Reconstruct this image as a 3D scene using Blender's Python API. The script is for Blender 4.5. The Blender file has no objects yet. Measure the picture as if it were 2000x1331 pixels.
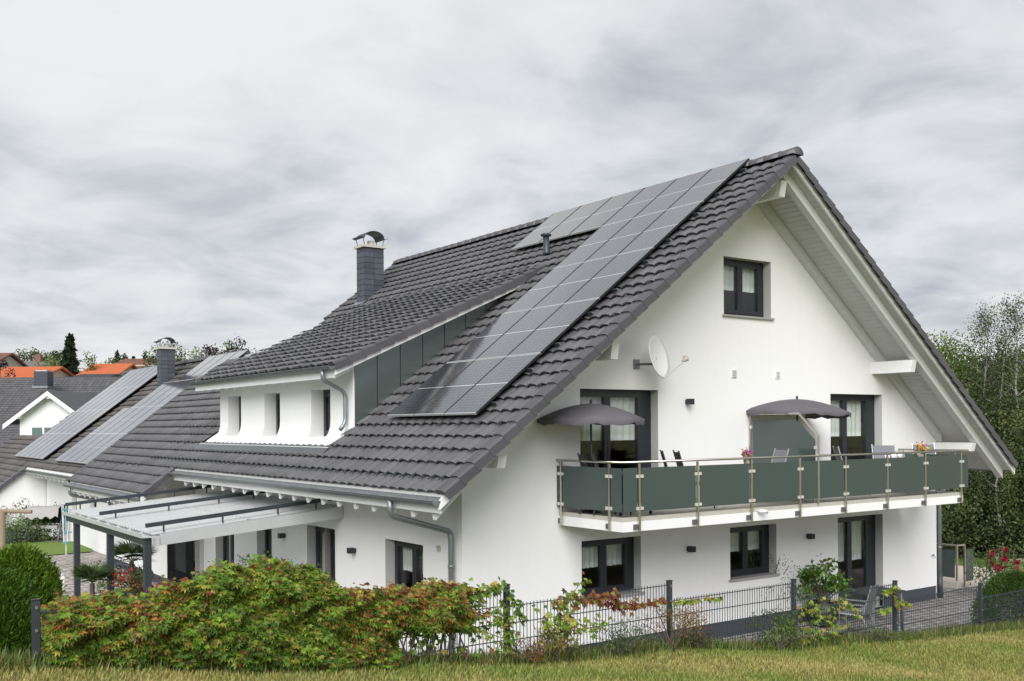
import bpy, math, random
import numpy as np
from mathutils import Matrix, Vector
random.seed(7); RNG = np.random.default_rng(7)
S = bpy.context.scene
COL = S.collection
rad = math.radians

# ------------------------------------------------------------------ camera
CAM = np.array((-9.079, -14.2, 4.25))
FPX, CX, HY, ROLL = 1987.0, 1000.0, 833.0, 0.0069
_a = rad(54.55)
CD = np.array((math.cos(_a), math.sin(_a), 0.0)); CR = np.array((math.sin(_a), -math.cos(_a), 0.0)); CU = np.array((0, 0, 1.0))
cam = bpy.data.cameras.new("camera"); camo = bpy.data.objects.new("camera", cam); COL.objects.link(camo)
cam.sensor_width = 36; cam.lens = 36 * FPX / 2000; cam.shift_y = (HY - 665.5) / 2000; cam.clip_start = 0.1; cam.clip_end = 3000
_c, _s = math.cos(ROLL), math.sin(ROLL)
_r = CR * _c - CU * _s; _u = CU * _c + CR * _s; _b = -CD
camo.matrix_world = Matrix(((_r[0], _u[0], _b[0], CAM[0]), (_r[1], _u[1], _b[1], CAM[1]), (_r[2], _u[2], _b[2], CAM[2]), (0, 0, 0, 1)))
S.camera = camo
S.render.resolution_x = 1024; S.render.resolution_y = 681
S.render.engine = 'CYCLES'
S.cycles.max_bounces = 8; S.cycles.transparent_max_bounces = 24; S.cycles.sample_clamp_indirect = 6

def ray(u, v):
    du, dv = u - CX, v - HY
    return CD * FPX + CR * (du * _c - dv * _s) - CU * (du * _s + dv * _c)
def on_y(u, v, y): d = ray(u, v); return CAM + d * ((y - CAM[1]) / d[1])
def on_x(u, v, x): d = ray(u, v); return CAM + d * ((x - CAM[0]) / d[0])
def on_z(u, v, z): d = ray(u, v); return CAM + d * ((z - CAM[2]) / d[2])
def at_depth(u, v, dep): d = ray(u, v); return CAM + d * (dep / FPX)

# ------------------------------------------------------------------ light, sky, exposure
SUN_DIR = Vector((0.60, 0.62, -0.68)).normalized()
sl = bpy.data.lights.new("sun", 'SUN'); sl.energy = 1.5; sl.angle = rad(50); sl.color = (1.0, 0.985, 0.965)
so = bpy.data.objects.new("sun", sl); COL.objects.link(so); so.rotation_euler = SUN_DIR.to_track_quat('-Z', 'Y').to_euler()
so.location = (-20, -30, 40)
elev = math.asin(-SUN_DIR.z); azim = math.atan2(-SUN_DIR.x, -SUN_DIR.y)
S.view_settings.view_transform = 'Standard'; S.view_settings.look = 'None'; S.view_settings.gamma = 1
S.view_settings.exposure = 1.58
W = bpy.data.worlds.new("World"); S.world = W; W.use_nodes = True
def nd(nt, t, **k):
    n = nt.nodes.new(t)
    for a, b in k.items():
        if a == 'ins':
            for i, v in b.items(): n.inputs[i].default_value = v
        else: setattr(n, a, b)
    return n
def ramp(nt, fac, stops, interp='LINEAR'):
    r = nt.nodes.new('ShaderNodeValToRGB'); r.color_ramp.interpolation = interp
    e = r.color_ramp.elements
    while len(e) < len(stops): e.new(0.5)
    for el, (p, c) in zip(e, stops):
        el.position = p; el.color = (c, c, c, 1) if isinstance(c, (int, float)) else (*c, 1)
    if fac is not None: nt.links.new(fac, r.inputs[0])
    return r
def build_world():
    nt = W.node_tree; nt.nodes.clear(); L = nt.links.new
    out = nd(nt, 'ShaderNodeOutputWorld')
    sky = nd(nt, 'ShaderNodeTexSky', sky_type='NISHITA', sun_disc=False, sun_elevation=elev, sun_rotation=azim)
    b1 = nd(nt, 'ShaderNodeBackground', ins={1: 0.06}); L(sky.outputs[0], b1.inputs[0])
    tc = nd(nt, 'ShaderNodeTexCoord'); sp = nd(nt, 'ShaderNodeSeparateXYZ'); L(tc.outputs['Generated'], sp.inputs[0])
    mx = nd(nt, 'ShaderNodeMath', operation='MAXIMUM', ins={1: 0.0}); L(sp.outputs[2], mx.inputs[0])
    ad = nd(nt, 'ShaderNodeMath', operation='ADD', ins={1: 0.20}); L(mx.outputs[0], ad.inputs[0])
    dx = nd(nt, 'ShaderNodeMath', operation='DIVIDE'); L(sp.outputs[0], dx.inputs[0]); L(ad.outputs[0], dx.inputs[1])
    dy = nd(nt, 'ShaderNodeMath', operation='DIVIDE'); L(sp.outputs[1], dy.inputs[0]); L(ad.outputs[0], dy.inputs[1])
    cb = nd(nt, 'ShaderNodeCombineXYZ', ins={2: 3.7}); L(dx.outputs[0], cb.inputs[0]); L(dy.outputs[0], cb.inputs[1])
    n1 = nd(nt, 'ShaderNodeTexNoise', ins={'Scale': 1.05, 'Detail': 7.0, 'Roughness': 0.52, 'Distortion': 0.35}); L(cb.outputs[0], n1.inputs['Vector'])
    n2 = nd(nt, 'ShaderNodeTexNoise', ins={'Scale': 3.1, 'Detail': 6.0, 'Roughness': 0.55, 'Distortion': 0.6}); L(cb.outputs[0], n2.inputs['Vector'])
    mm = nd(nt, 'ShaderNodeMath', operation='MULTIPLY_ADD', ins={1: 0.44}); L(n2.outputs[0], mm.inputs[0]); L(n1.outputs[0], mm.inputs[2])
    r = ramp(nt, mm.outputs[0], [(0.545, (0.150, 0.159, 0.177)), (0.645, (0.204, 0.211, 0.224)), (0.735, (0.252, 0.255, 0.262)), (0.88, (0.292, 0.293, 0.296))])
    b2 = nd(nt, 'ShaderNodeBackground', ins={1: 1.0}); L(r.outputs[0], b2.inputs[0])
    ms = nd(nt, 'ShaderNodeMixShader', ins={0: 0.96}); L(b1.outputs[0], ms.inputs[1]); L(b2.outputs[0], ms.inputs[2])
    L(ms.outputs[0], out.inputs[0])
build_world()

# ------------------------------------------------------------------ materials
MATS = {}
def mat(name, color, rough=0.6, metal=0.0, var=0.0, vscale=3.0, bump=0.0, bscale=60.0, spec=0.5, objvar=0.0, color2=None, c2scale=2.0, c2lo=0.45, c2hi=0.62, attr=None, trans=0.0, coat=0.0, streak=0.0):
    if name in MATS: return MATS[name]
    m = bpy.data.materials.new(name); m.use_nodes = True; nt = m.node_tree; L = nt.links.new
    p = nt.nodes['Principled BSDF']; p.inputs['Base Color'].default_value = (*color, 1); p.inputs['Roughness'].default_value = rough
    p.inputs['Metallic'].default_value = metal; p.inputs['Specular IOR Level'].default_value = spec
    if coat: p.inputs['Coat Weight'].default_value = coat; p.inputs['Coat Roughness'].default_value = 0.08
    tc = nd(nt, 'ShaderNodeTexCoord'); col = None
    if attr:
        a = nd(nt, 'ShaderNodeAttribute', attribute_name=attr); col = a.outputs['Color']
    if color2 is not None:
        n = nd(nt, 'ShaderNodeTexNoise', ins={'Scale': c2scale, 'Detail': 5.0, 'Roughness': 0.6}); L(tc.outputs['Object'], n.inputs['Vector'])
        r = ramp(nt, n.outputs[0], [(c2lo, 0.0), (c2hi, 1.0)])
        mx = nd(nt, 'ShaderNodeMix', data_type='RGBA'); L(r.outputs[0], mx.inputs[0])
        mx.inputs[6].default_value = (*color, 1); mx.inputs[7].default_value = (*color2, 1)
        if col is not None: L(col, mx.inputs[6])
        col = mx.outputs[2]
    def mulfac(src, lo, hi, col):
        mr = nd(nt, 'ShaderNodeMapRange', ins={3: lo, 4: hi}); L(src, mr.inputs[0])
        mx = nd(nt, 'ShaderNodeMix', data_type='RGBA', blend_type='MULTIPLY', ins={0: 1.0})
        if col is None: mx.inputs[6].default_value = (*color, 1)
        else: L(col, mx.inputs[6])
        L(mr.outputs[0], mx.inputs[7]); return mx.outputs[2]
    if var > 0:
        n = nd(nt, 'ShaderNodeTexNoise', ins={'Scale': vscale, 'Detail': 6.0, 'Roughness': 0.62}); L(tc.outputs['Object'], n.inputs['Vector'])
        col = mulfac(n.outputs[0], 1 - var, 1 + var, col)
    if streak > 0:
        mp = nd(nt, 'ShaderNodeMapping'); mp.inputs['Scale'].default_value = (3.0, 3.0, .22); L(tc.outputs['Object'], mp.inputs[0])
        n = nd(nt, 'ShaderNodeTexNoise', ins={'Scale': 1.6, 'Detail': 7.0, 'Roughness': 0.7}); L(mp.outputs[0], n.inputs['Vector'])
        r = ramp(nt, n.outputs[0], [(0.42, 0.0), (0.62, 1.0)]); col = mulfac(r.outputs[0], 1 - 2 * streak, 1.0, col)
    if objvar > 0:
        oi = nd(nt, 'ShaderNodeObjectInfo'); col = mulfac(oi.outputs['Random'], 1 - objvar, 1 + objvar, col)
    if col is not None: L(col, p.inputs['Base Color'])
    if bump > 0:
        n = nd(nt, 'ShaderNodeTexNoise', ins={'Scale': bscale, 'Detail': 4.0}); L(tc.outputs['Object'], n.inputs['Vector'])
        b = nd(nt, 'ShaderNodeBump', ins={'Strength': bump, 'Distance': 0.01}); L(n.outputs[0], b.inputs['Height']); L(b.outputs[0], p.inputs['Normal'])
    if trans > 0:
        t = nd(nt, 'ShaderNodeBsdfTranslucent'); ms = nd(nt, 'ShaderNodeMixShader', ins={0: trans})
        if col is not None: L(col, t.inputs[0])
        else: t.inputs[0].default_value = (*color, 1)
        o = nt.nodes['Material Output']; L(p.outputs[0], ms.inputs[1]); L(t.outputs[0], ms.inputs[2]); L(ms.outputs[0], o.inputs[0])
    MATS[name] = m; return m
def glass_mat(name, tint, frac, gloss=1.0, rough=0.03, body=None, ior=1.5):
    """thin pane: Fresnel reflection over a mix of see-through and a tinted body"""
    m = bpy.data.materials.new(name); m.use_nodes = True; nt = m.node_tree; L = nt.links.new; nt.nodes.clear()
    o = nd(nt, 'ShaderNodeOutputMaterial'); t = nd(nt, 'ShaderNodeBsdfTransparent'); t.inputs[0].default_value = (*tint, 1)
    d = nd(nt, 'ShaderNodeBsdfDiffuse'); d.inputs[0].default_value = (*(body or tint), 1)
    g = nd(nt, 'ShaderNodeBsdfGlossy', ins={'Roughness': rough}); g.inputs[0].default_value = (gloss, gloss, gloss, 1)
    m1 = nd(nt, 'ShaderNodeMixShader', ins={0: frac}); L(t.outputs[0], m1.inputs[1]); L(d.outputs[0], m1.inputs[2])
    lw = nd(nt, 'ShaderNodeLayerWeight', ins={0: .5}); pw = nd(nt, 'ShaderNodeMath', operation='POWER', ins={1: 5.0}); L(lw.outputs['Facing'], pw.inputs[0])
    f0 = ((ior - 1) / (ior + 1)) ** 2; f = nd(nt, 'ShaderNodeMath', operation='MULTIPLY_ADD', ins={1: 1 - f0, 2: f0}); L(pw.outputs[0], f.inputs[0]); m2 = nd(nt, 'ShaderNodeMixShader')
    L(f.outputs[0], m2.inputs[0]); L(m1.outputs[0], m2.inputs[1]); L(g.outputs[0], m2.inputs[2]); L(m2.outputs[0], o.inputs[0])
    MATS[name] = m; return m
PLASTER = mat('white_plaster', (0.815, 0.815, 0.81), 0.9, streak=0.007, var=0.035, vscale=0.8, bump=0.25, bscale=120, spec=0.2)
PLASTER2 = mat('white_plaster_trim', (0.79, 0.79, 0.785), 0.85, var=0.05, vscale=1.5, bump=0.1, spec=0.2)
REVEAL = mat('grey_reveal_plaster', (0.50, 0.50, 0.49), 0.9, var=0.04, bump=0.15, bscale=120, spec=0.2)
PLINTH = mat('dark_plinth', (0.055, 0.062, 0.078), 0.8, var=0.12, vscale=4, bump=0.2)
TILE = mat('anthracite_tile', (0.098, 0.096, 0.102), 0.42, var=0.16, vscale=2.2, objvar=0.13, bump=0.12, bscale=90)
TILE_S = mat('anthracite_tile_field', (0.070, 0.069, 0.074), 0.46, var=0.16, vscale=2.2, bump=0.12, bscale=90, attr='Col')
TILE_B = mat('brown_grey_tile', (0.068, 0.062, 0.060), 0.6, var=0.2, vscale=1.2, bump=0.15, attr='Col')
VERGE = mat('dark_verge_tile', (0.066, 0.064, 0.071), 0.42, var=0.12, objvar=0.12, bump=0.1, bscale=90)
WHITEWOOD = mat('white_painted_wood', (0.78, 0.785, 0.78), 0.5, var=0.05, vscale=3, bump=0.06)
GREYWOOD = mat('pale_grey_painted_wood', (0.60, 0.62, 0.60), 0.55, var=0.06, vscale=4, bump=0.08)
ANTH = mat('anthracite_frame', (0.020, 0.023, 0.030), 0.38, var=0.08)
ANTH2 = mat('anthracite_metal', (0.040, 0.050, 0.060), 0.42, var=0.1, metal=0.2)
ZINC = mat('zinc_gutter', (0.27, 0.285, 0.295), 0.45, metal=0.7, var=0.22, vscale=5, bump=0.05)
ZINCD = mat('dark_zinc', (0.16, 0.17, 0.18), 0.5, metal=0.6, var=0.25, vscale=6)
CLAD = mat('grey_sheet_cladding', (0.20, 0.235, 0.225), 0.30, metal=0.8, var=0.10, vscale=2.5)
STEEL = mat('stainless_steel', (0.56, 0.54, 0.47), 0.3, metal=1.0, var=0.08)
STEELB = mat('bright_clamp_steel', (0.78, 0.77, 0.72), 0.45, metal=0.6)
ALU = mat('pale_aluminium', (0.66, 0.68, 0.68), 0.4, metal=0.5, var=0.06)
BLACK = mat('black_plastic', (0.018, 0.018, 0.02), 0.45)
SLATE = mat('slate_shingle', (0.055, 0.062, 0.078), 0.5, objvar=0.22, var=0.15, vscale=8, bump=0.15)
CONC = mat('pale_concrete', (0.46, 0.44, 0.39), 0.85, var=0.18, vscale=9, bump=0.3)
STONE = mat('grey_stone_sill', (0.34, 0.33, 0.32), 0.6, var=0.12, vscale=12)
SOFFIT = mat('soffit_board_paint', (0.55, 0.56, 0.54), 0.6, var=0.05)
CURTAIN = mat('sheer_curtain', (0.86, 0.88, 0.85), 0.9, var=0.06, vscale=14, trans=0.35)
LACE = mat('lace_band', (0.88, 0.90, 0.90), 0.9, trans=0.2)
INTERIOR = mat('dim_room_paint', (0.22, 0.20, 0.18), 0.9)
PGLASS = glass_mat('window_glass', (0.95, 0.97, 0.96), 0.0, body=(0.1, 0.1, 0.1), rough=0.01, ior=1.45, gloss=1.0)
BGLASS = glass_mat('grey_green_balcony_glass', (0.42, 0.50, 0.48), 0.84, body=(0.068, 0.092, 0.088), rough=0.10)
PATIOG = glass_mat('patio_sheet_glass', (0.86, 0.90, 0.90), 0.52, body=(0.62, 0.64, 0.64), rough=0.08)
UMB = mat('grey_parasol_cloth', (0.115, 0.108, 0.125), 0.85, var=0.1, vscale=8, trans=0.12)
SLING = mat('grey_sling_mesh', (0.17, 0.18, 0.20), 0.75, var=0.1, vscale=20)
SLINGD = mat('dark_sling_mesh', (0.035, 0.035, 0.04), 0.7)
CHROME = mat('chair_alu', (0.55, 0.56, 0.57), 0.35, metal=0.8)
PAVE = mat('grey_paving_stone', (0.23, 0.215, 0.21), 0.85, var=0.15, vscale=6, bump=0.3, attr='Col')
SOIL = mat('garden_soil', (0.075, 0.06, 0.045), 0.95, var=0.3, vscale=5, bump=0.6, bscale=30)
LAWN = mat('lawn_ground', (0.13, 0.16, 0.035), 0.95, var=0.25, vscale=1.1, bump=0.6, bscale=40, color2=(0.27, 0.24, 0.09), c2scale=0.55, c2lo=0.42, c2hi=0.66)
FIELD = mat('rough_meadow', (0.075, 0.115, 0.030), 0.95, var=0.3, vscale=0.4, bump=0.5, bscale=10)
LEAF = mat('leaf', (0.06, 0.1, 0.03), 0.55, attr='Col', trans=0.28, spec=0.35)
BARK = mat('bark', (0.10, 0.085, 0.07), 0.9, var=0.35, vscale=6, bump=0.6)
BIRCH = mat('birch_bark', (0.36, 0.35, 0.32), 0.8, color2=(0.06, 0.055, 0.05), c2scale=5, c2lo=0.56, c2hi=0.62)
WOODLOG = mat('weathered_log', (0.26, 0.20, 0.14), 0.85, var=0.3, vscale=6, bump=0.5)
REDROOF = mat('red_clay_roof', (0.34, 0.105, 0.055), 0.75, var=0.22, vscale=0.9, bump=0.5, bscale=5)
ORROOF = mat('orange_clay_roof', (0.46, 0.13, 0.05), 0.75, var=0.18, vscale=0.9, bump=0.5, bscale=5)
BRNROOF = mat('brown_clay_roof', (0.17, 0.085, 0.06), 0.75, var=0.22, vscale=0.9, bump=0.5, bscale=5)
DKPLAIN = mat('far_dark_roof_deck', (0.050, 0.050, 0.056), 0.55, var=0.25, vscale=2.5, bump=0.5, bscale=8)
DKROOF = mat('far_dark_roof', (0.045, 0.045, 0.050), 0.5, var=0.2, vscale=1.2, attr='Col')

# ------------------------------------------------------------------ mesh helpers
class MB:
    def __init__(s): s.v = []; s.f = []; s.c = None
    def quad(s, a, b, c, d):
        n = len(s.v); s.v += [tuple(a), tuple(b), tuple(c), tuple(d)]; s.f.append((n, n + 1, n + 2, n + 3)); return s
    def poly(s, pts):
        n = len(s.v); s.v += [tuple(p) for p in pts]; s.f.append(tuple(range(n, n + len(pts)))); return s
    def box(s, x0, y0, z0, x1, y1, z1):
        n = len(s.v)
        s.v += [(x0, y0, z0), (x1, y0, z0), (x1, y1, z0), (x0, y1, z0), (x0, y0, z1), (x1, y0, z1), (x1, y1, z1), (x0, y1, z1)]
        s.f += [tuple(n + i for i in q) for q in ((0, 3, 2, 1), (4, 5, 6, 7), (0, 1, 5, 4), (1, 2, 6, 5), (2, 3, 7, 6), (3, 0, 4, 7))]; return s
    def obox(s, c, ax, ay, az):
        c, ax, ay, az = (np.array(k, float) for k in (c, ax, ay, az)); n = len(s.v)
        for k in (-1, 1):
            for i, j in ((-1, -1), (1, -1), (1, 1), (-1, 1)): s.v.append(tuple(c + i * ax + j * ay + k * az))
        s.f += [tuple(n + i for i in q) for q in ((0, 3, 2, 1), (4, 5, 6, 7), (0, 1, 5, 4), (1, 2, 6, 5), (2, 3, 7, 6), (3, 0, 4, 7))]; return s
    def prism(s, pts, vec):
        """closed polygon pts extruded by vec"""
        n = len(s.v); k = len(pts); vec = np.array(vec, float)
        s.v += [tuple(p) for p in pts] + [tuple(np.array(p, float) + vec) for p in pts]
        s.f.append(tuple(n + i for i in range(k))[::-1]); s.f.append(tuple(n + k + i for i in range(k)))
        for i in range(k):
            j = (i + 1) % k; s.f.append((n + i, n + j, n + k + j, n + k + i))
        return s
    def bar(s, a, b, w, h, up=(0, 0, 1)):
        a, b, up = (np.array(k, float) for k in (a, b, up)); d = b - a; l = np.linalg.norm(d); d /= l
        sd = np.cross(d, up); sn = np.linalg.norm(sd)
        if sn < 1e-6: sd = np.array((1.0, 0, 0))
        else: sd /= sn
        u2 = np.cross(sd, d); return s.obox((a + b) / 2, d * l / 2, sd * w / 2, u2 * h / 2)
    def tube(s, pts, r, seg=8, cap=True):
        pts = [np.array(p, float) for p in pts]; rs = r if isinstance(r, (list, tuple)) else [r] * len(pts); n0 = len(s.v)
        prev = None
        for i, p in enumerate(pts):
            d = pts[min(i + 1, len(pts) - 1)] - pts[max(i - 1, 0)]; d /= (np.linalg.norm(d) + 1e-9)
            if prev is None:
                ref = np.array((0, 0, 1.0)) if abs(d[2]) < 0.9 else np.array((1.0, 0, 0)); a = np.cross(d, ref)
            else: a = prev - d * (prev @ d)
            a /= np.linalg.norm(a); prev = a; b = np.cross(d, a)
            for k in range(seg):
                t = 2 * math.pi * k / seg; s.v.append(tuple(p + rs[i] * (a * math.cos(t) + b * math.sin(t))))
        for i in range(len(pts) - 1):
            for k in range(seg):
                q = n0 + i * seg; k2 = (k + 1) % seg; s.f.append((q + k, q + k2, q + seg + k2, q + seg + k))
        if cap:
            s.f.append(tuple(n0 + k for k in range(seg))[::-1]); q = n0 + (len(pts) - 1) * seg; s.f.append(tuple(q + k for k in range(seg)))
        return s
    def lathe(s, c, prof, seg=16):
        n0 = len(s.v)
        for r, z in prof:
            for k in range(seg):
                t = 2 * math.pi * k / seg; s.v.append((c[0] + r * math.cos(t), c[1] + r * math.sin(t), c[2] + z))
        for i in range(len(prof) - 1):
            for k in range(seg):
                q = n0 + i * seg; k2 = (k + 1) % seg; s.f.append((q + k, q + k2, q + seg + k2, q + seg + k))
        return s
WL = {}
def _link(o, parent):
    COL.objects.link(o)
    if parent is not None: o.parent = parent
def build(name, mb, m, parent=None, smooth=False, loc=None, kind=None):
    """mesh in world coordinates -> one object; origin at the parent's base (or loc)"""
    base = np.array(loc if loc is not None else (WL[parent.name] if parent is not None else (0, 0, 0)), float)
    me = bpy.data.meshes.new(name)
    v = np.array(mb.v, float) - base
    me.from_pydata([tuple(p) for p in v], [], mb.f); me.materials.append(m)
    if smooth: me.polygons.foreach_set('use_smooth', [True] * len(me.polygons))
    me.update()
    o = bpy.data.objects.new(name, me); _link(o, parent)
    if parent is None: o.location = base
    else: o.location = base - WL[parent.name]
    WL[o.name] = base
    if kind: o['kind'] = kind
    return o
def fastmesh(name, V, F, m, parent=None, colors=None, kind=None, loc=None, smooth=False):
    """numpy verts (N,3), faces (M,k) all k-gons, optional per-face colours (M,3)"""
    base = np.array(loc if loc is not None else (WL[parent.name] if parent is not None else (0, 0, 0)), float)
    me = bpy.data.meshes.new(name); V = np.asarray(V, float) - base; F = np.asarray(F, np.int32); M, k = F.shape
    me.vertices.add(len(V)); me.vertices.foreach_set('co', V.ravel())
    me.loops.add(M * k); me.loops.foreach_set('vertex_index', F.ravel())
    me.polygons.add(M); me.polygons.foreach_set('loop_start', np.arange(M, dtype=np.int32) * k)
    if smooth: me.polygons.foreach_set('use_smooth', np.ones(M, bool))
    me.update(calc_edges=True)
    if colors is not None:
        at = me.color_attributes.new('Col', 'FLOAT_COLOR', 'CORNER')
        c = np.concatenate([np.asarray(colors, float), np.ones((M, 1))], 1); at.data.foreach_set('color', np.repeat(c, k, 0).ravel())
    me.materials.append(m)
    o = bpy.data.objects.new(name, me); _link(o, parent); o.location = base if parent is None else base - WL[parent.name]
    WL[o.name] = base
    if kind: o['kind'] = kind
    return o
def thing(name, label, cat, loc=(0, 0, 0), group=None):
    o = bpy.data.objects.new(name, None); COL.objects.link(o); o.location = loc; o.empty_display_size = 0.2
    WL[o.name] = np.array(loc, float); o['label'] = label; o['category'] = cat
    if group: o['group'] = group
    return o
def tag(o, label, cat, group=None):
    o['label'] = label; o['category'] = cat
    if group: o['group'] = group
    return o
def struct(o): o['kind'] = 'structure'; return o
def place(name, me, parent, loc, basis=None):
    """an object that shares mesh data; loc in world, basis = 3 column axes"""
    o = bpy.data.objects.new(name, me); _link(o, parent)
    l = np.array(loc, float) - (WL[parent.name] if parent is not None else 0)
    if basis is None: o.location = l
    else:
        B = np.array(basis, float).T
        o.matrix_local = Matrix([[*B[0], l[0]], [*B[1], l[1]], [*B[2], l[2]], [0, 0, 0, 1]])
    WL[o.name] = np.array(loc, float); return o
def copy_tree(src, loc, label, rotz=None, group=None):
    r = src.copy(); COL.objects.link(r); r.location = loc; r['label'] = label; WL[r.name] = np.array(loc, float)
    if rotz is not None: r.rotation_euler = (0, 0, rotz)
    if group: r['group'] = group
    for ch in list(src.children):
        c = ch.copy(); COL.objects.link(c); c.parent = r
        for g in list(ch.children):
            d = g.copy(); COL.objects.link(d); d.parent = c
    return r
def raw_mesh(name, mb, m, smooth=False):
    me = bpy.data.meshes.new(name); me.from_pydata(mb.v, [], mb.f); me.materials.append(m)
    if smooth: me.polygons.foreach_set('use_smooth', [True] * len(me.polygons))
    me.update(); return me

# ------------------------------------------------------------------ leaves
def unit(a): return a / (np.linalg.norm(a, axis=-1, keepdims=True) + 1e-9)
def leaf_quads(P, A, N, Ls, Ws):
    """one folded diamond per leaf: P base, A axis, N normal"""
    A = unit(A); B = unit(np.cross(N, A)); N = np.cross(A, B); Ls = Ls[:, None]; Ws = Ws[:, None]
    v = np.stack([P, P + A * Ls * .45 + B * Ws * .5 + N * Ws * .12, P + A * Ls - N * Ls * .08, P + A * Ls * .45 - B * Ws * .5 + N * Ws * .12], 1)
    n = len(P); return v.reshape(-1, 3), np.arange(4 * n).reshape(n, 4)
def rnd_dirs(n): return unit(RNG.normal(size=(n, 3)))
def jitter_cols(base, n, j=0.25, hue=0.15):
    b = np.asarray(base, float); b = b if b.ndim == 2 else np.repeat(b[None], n, 0)
    c = b * (1 + j * RNG.normal(size=(n, 1))).clip(0.45, 1.7); c *= (1 + hue * RNG.normal(size=(n, 3))).clip(0.6, 1.5); return c.clip(0.004, 0.9)

# ================================================================== GROUND
def lawn_z(x, y):
    b = np.interp(x, [-60, -30, -12, -7.3, -4.5, -2.06, .31, 2.77, 7.9, 12, 20, 45], [3.6, 3.1, 2.5, 2.15, 1.75, 1.47, 1.30, 1.00, .60, .40, .20, .05])
    return b + 0.022 * np.clip(-4.4 - np.asarray(y), 0, 40) + 0.02 * np.sin(np.asarray(x) * 1.7 + np.asarray(y) * 1.1)
def grid_mesh(xs, ys, zf):
    X, Y = np.meshgrid(xs, ys); Z = zf(X, Y); V = np.stack([X, Y, Z], -1).reshape(-1, 3); nx, ny = len(xs), len(ys)
    i = np.arange((nx - 1) * (ny - 1)); r, c = i // (nx - 1), i % (nx - 1); a = r * nx + c
    return V, np.stack([a, a + 1, a + nx + 1, a + nx], 1)
def smst(t): t = np.clip(t, 0, 1); return t * t * (3 - 2 * t)
def ground_h(x, y):
    left = smst((55 - (np.asarray(x) - 0.35 * np.asarray(y))) / 40)
    return -0.14 + 8.5 * smst((np.asarray(y) - 78) / 80) * left
gx = np.concatenate([np.linspace(-900, -70, 20), np.linspace(-60, 120, 73), np.linspace(130, 900, 20)])
gy = np.concatenate([np.linspace(-4.0, 200, 80), np.linspace(210, 1200, 20)])
V, F = grid_mesh(gx, gy, ground_h); struct(fastmesh('ground', V, F, FIELD, smooth=True))
lx = np.concatenate([np.linspace(-900, -62, 8), np.linspace(-60, 60, 180), np.linspace(62, 900, 8)])
ly = np.concatenate([np.linspace(-600, -40, 8), np.linspace(-38, -4.38, 90)])
V, F = grid_mesh(lx, ly, lawn_z); struct(fastmesh('lawn', V, F, LAWN, smooth=True))
# earth bank below the fence, down to the terrace
bxs = np.concatenate([np.linspace(-900, -62, 8), np.linspace(-60, 60, 180), np.linspace(62, 900, 8)]); zt = lawn_z(bxs, -4.38)
Vb = np.concatenate([np.stack([bxs, bxs * 0 - 4.38, zt], 1), np.stack([bxs, bxs * 0 - 4.22, zt * .45], 1), np.stack([bxs, bxs * 0 - 3.95, bxs * 0 - .18], 1)])
n = len(bxs); i = np.arange(n - 1); Fb = np.concatenate([np.stack([i, i + 1, i + n + 1, i + n], 1), np.stack([i + n, i + n + 1, i + 2 * n + 1, i + 2 * n], 1)])
struct(fastmesh('earth_bank', Vb, Fb, SOIL, smooth=True))

def paving(name, x0, x1, y0, y1, z, sw, sd, base, gap=0.008, skip=None, ang=0.0, org=(0, 0)):
    """running-bond paving stones, all as real blocks with joints"""
    bed = MB(); 
    vs, fs, cs = [], [], []; k = 0
    cx, sx = math.cos(ang), math.sin(ang)
    j = 0; y = y0
    while y < y1:
        x = x0 + (0.5 * sw if j % 2 else 0)
        while x < x1:
            if skip is None or not skip(x + sw / 2, y + sd / 2):
                h = z + random.uniform(-.003, .003); g = gap / 2; b = 0.008
                P = [(x + g, y + g, z - .05), (x + sw - g, y + g, z - .05), (x + sw - g, y + sd - g, z - .05), (x + g, y + sd - g, z - .05),
                     (x + g + b, y + g + b, h), (x + sw - g - b, y + g + b, h), (x + sw - g - b, y + sd - g - b, h), (x + g + b, y + sd - g - b, h)]
                vs += [(org[0] + p[0] * cx - p[1] * sx, org[1] + p[0] * sx + p[1] * cx, p[2]) for p in P]
                fs += [tuple(k + q for q in f) for f in ((4, 5, 6, 7), (0, 1, 5, 4), (1, 2, 6, 5), (2, 3, 7, 6), (3, 0, 4, 7))]
                c = np.array(base) * random.uniform(.78, 1.2); cs += [c] * 5; k += 8
            x += sw
        y += sd; j += 1
    q = [(x0, y0), (x1, y0), (x1, y1), (x0, y1)]
    bed.poly([(org[0] + a * cx - b * sx, org[1] + a * sx + b * cx, z - .035) for a, b in q])
    o = struct(build(name, bed, SOIL))
    fastmesh('paving_stones', np.array(vs), np.array(fs), PAVE, parent=o, colors=np.array(cs), kind='stuff')
    return o
paving('terrace', 2.6, 15.6, -4.0, 2.2, 0.0, .30, .20, (.235, .22, .215), skip=lambda x, y: 0.0 < x < 13.7 and y > 0)
paving('driveway', -7.5, -0.02, 12.0, 29.5, -0.03, .42, .28, (.33, .30, .275), skip=lambda x, y: x > -.78 and y < 20.2)
paving('patio_floor', -6.0, -0.02, -1.0, 11.9, -0.03, .45, .45, (.30, .28, .26))

# path and strip beyond the terrace on the right
pm = MB(); pm.poly([(15.62, -4.0, -.055), (40, -9.0, -.055), (46, -2.5, -.055), (19.5, 3.5, -.055), (17.0, 9.0, -.055), (13.75, 9.0, -.055), (13.75, 2.22, -.055), (15.62, 2.22, -.055)])
struct(build('garden_path', pm, mat('pale_path', (.42, .36, .31), .95, var=.12, vscale=2, bump=.3)))

# ================================================================== HOUSE
XA, ZR, T = 6.85, 9.53, 0.7765
TH = math.atan(T); WX = 13.70; YB = 13.2          # gable half, ridge height, pitch, house width, back wall
def PL(x): return ZR - abs(x - XA) * T
house = thing('house', 'white rendered house with steep dark tiled roof, long balcony and solar panels', 'house', (6.85, 6.5, 0))

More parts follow.
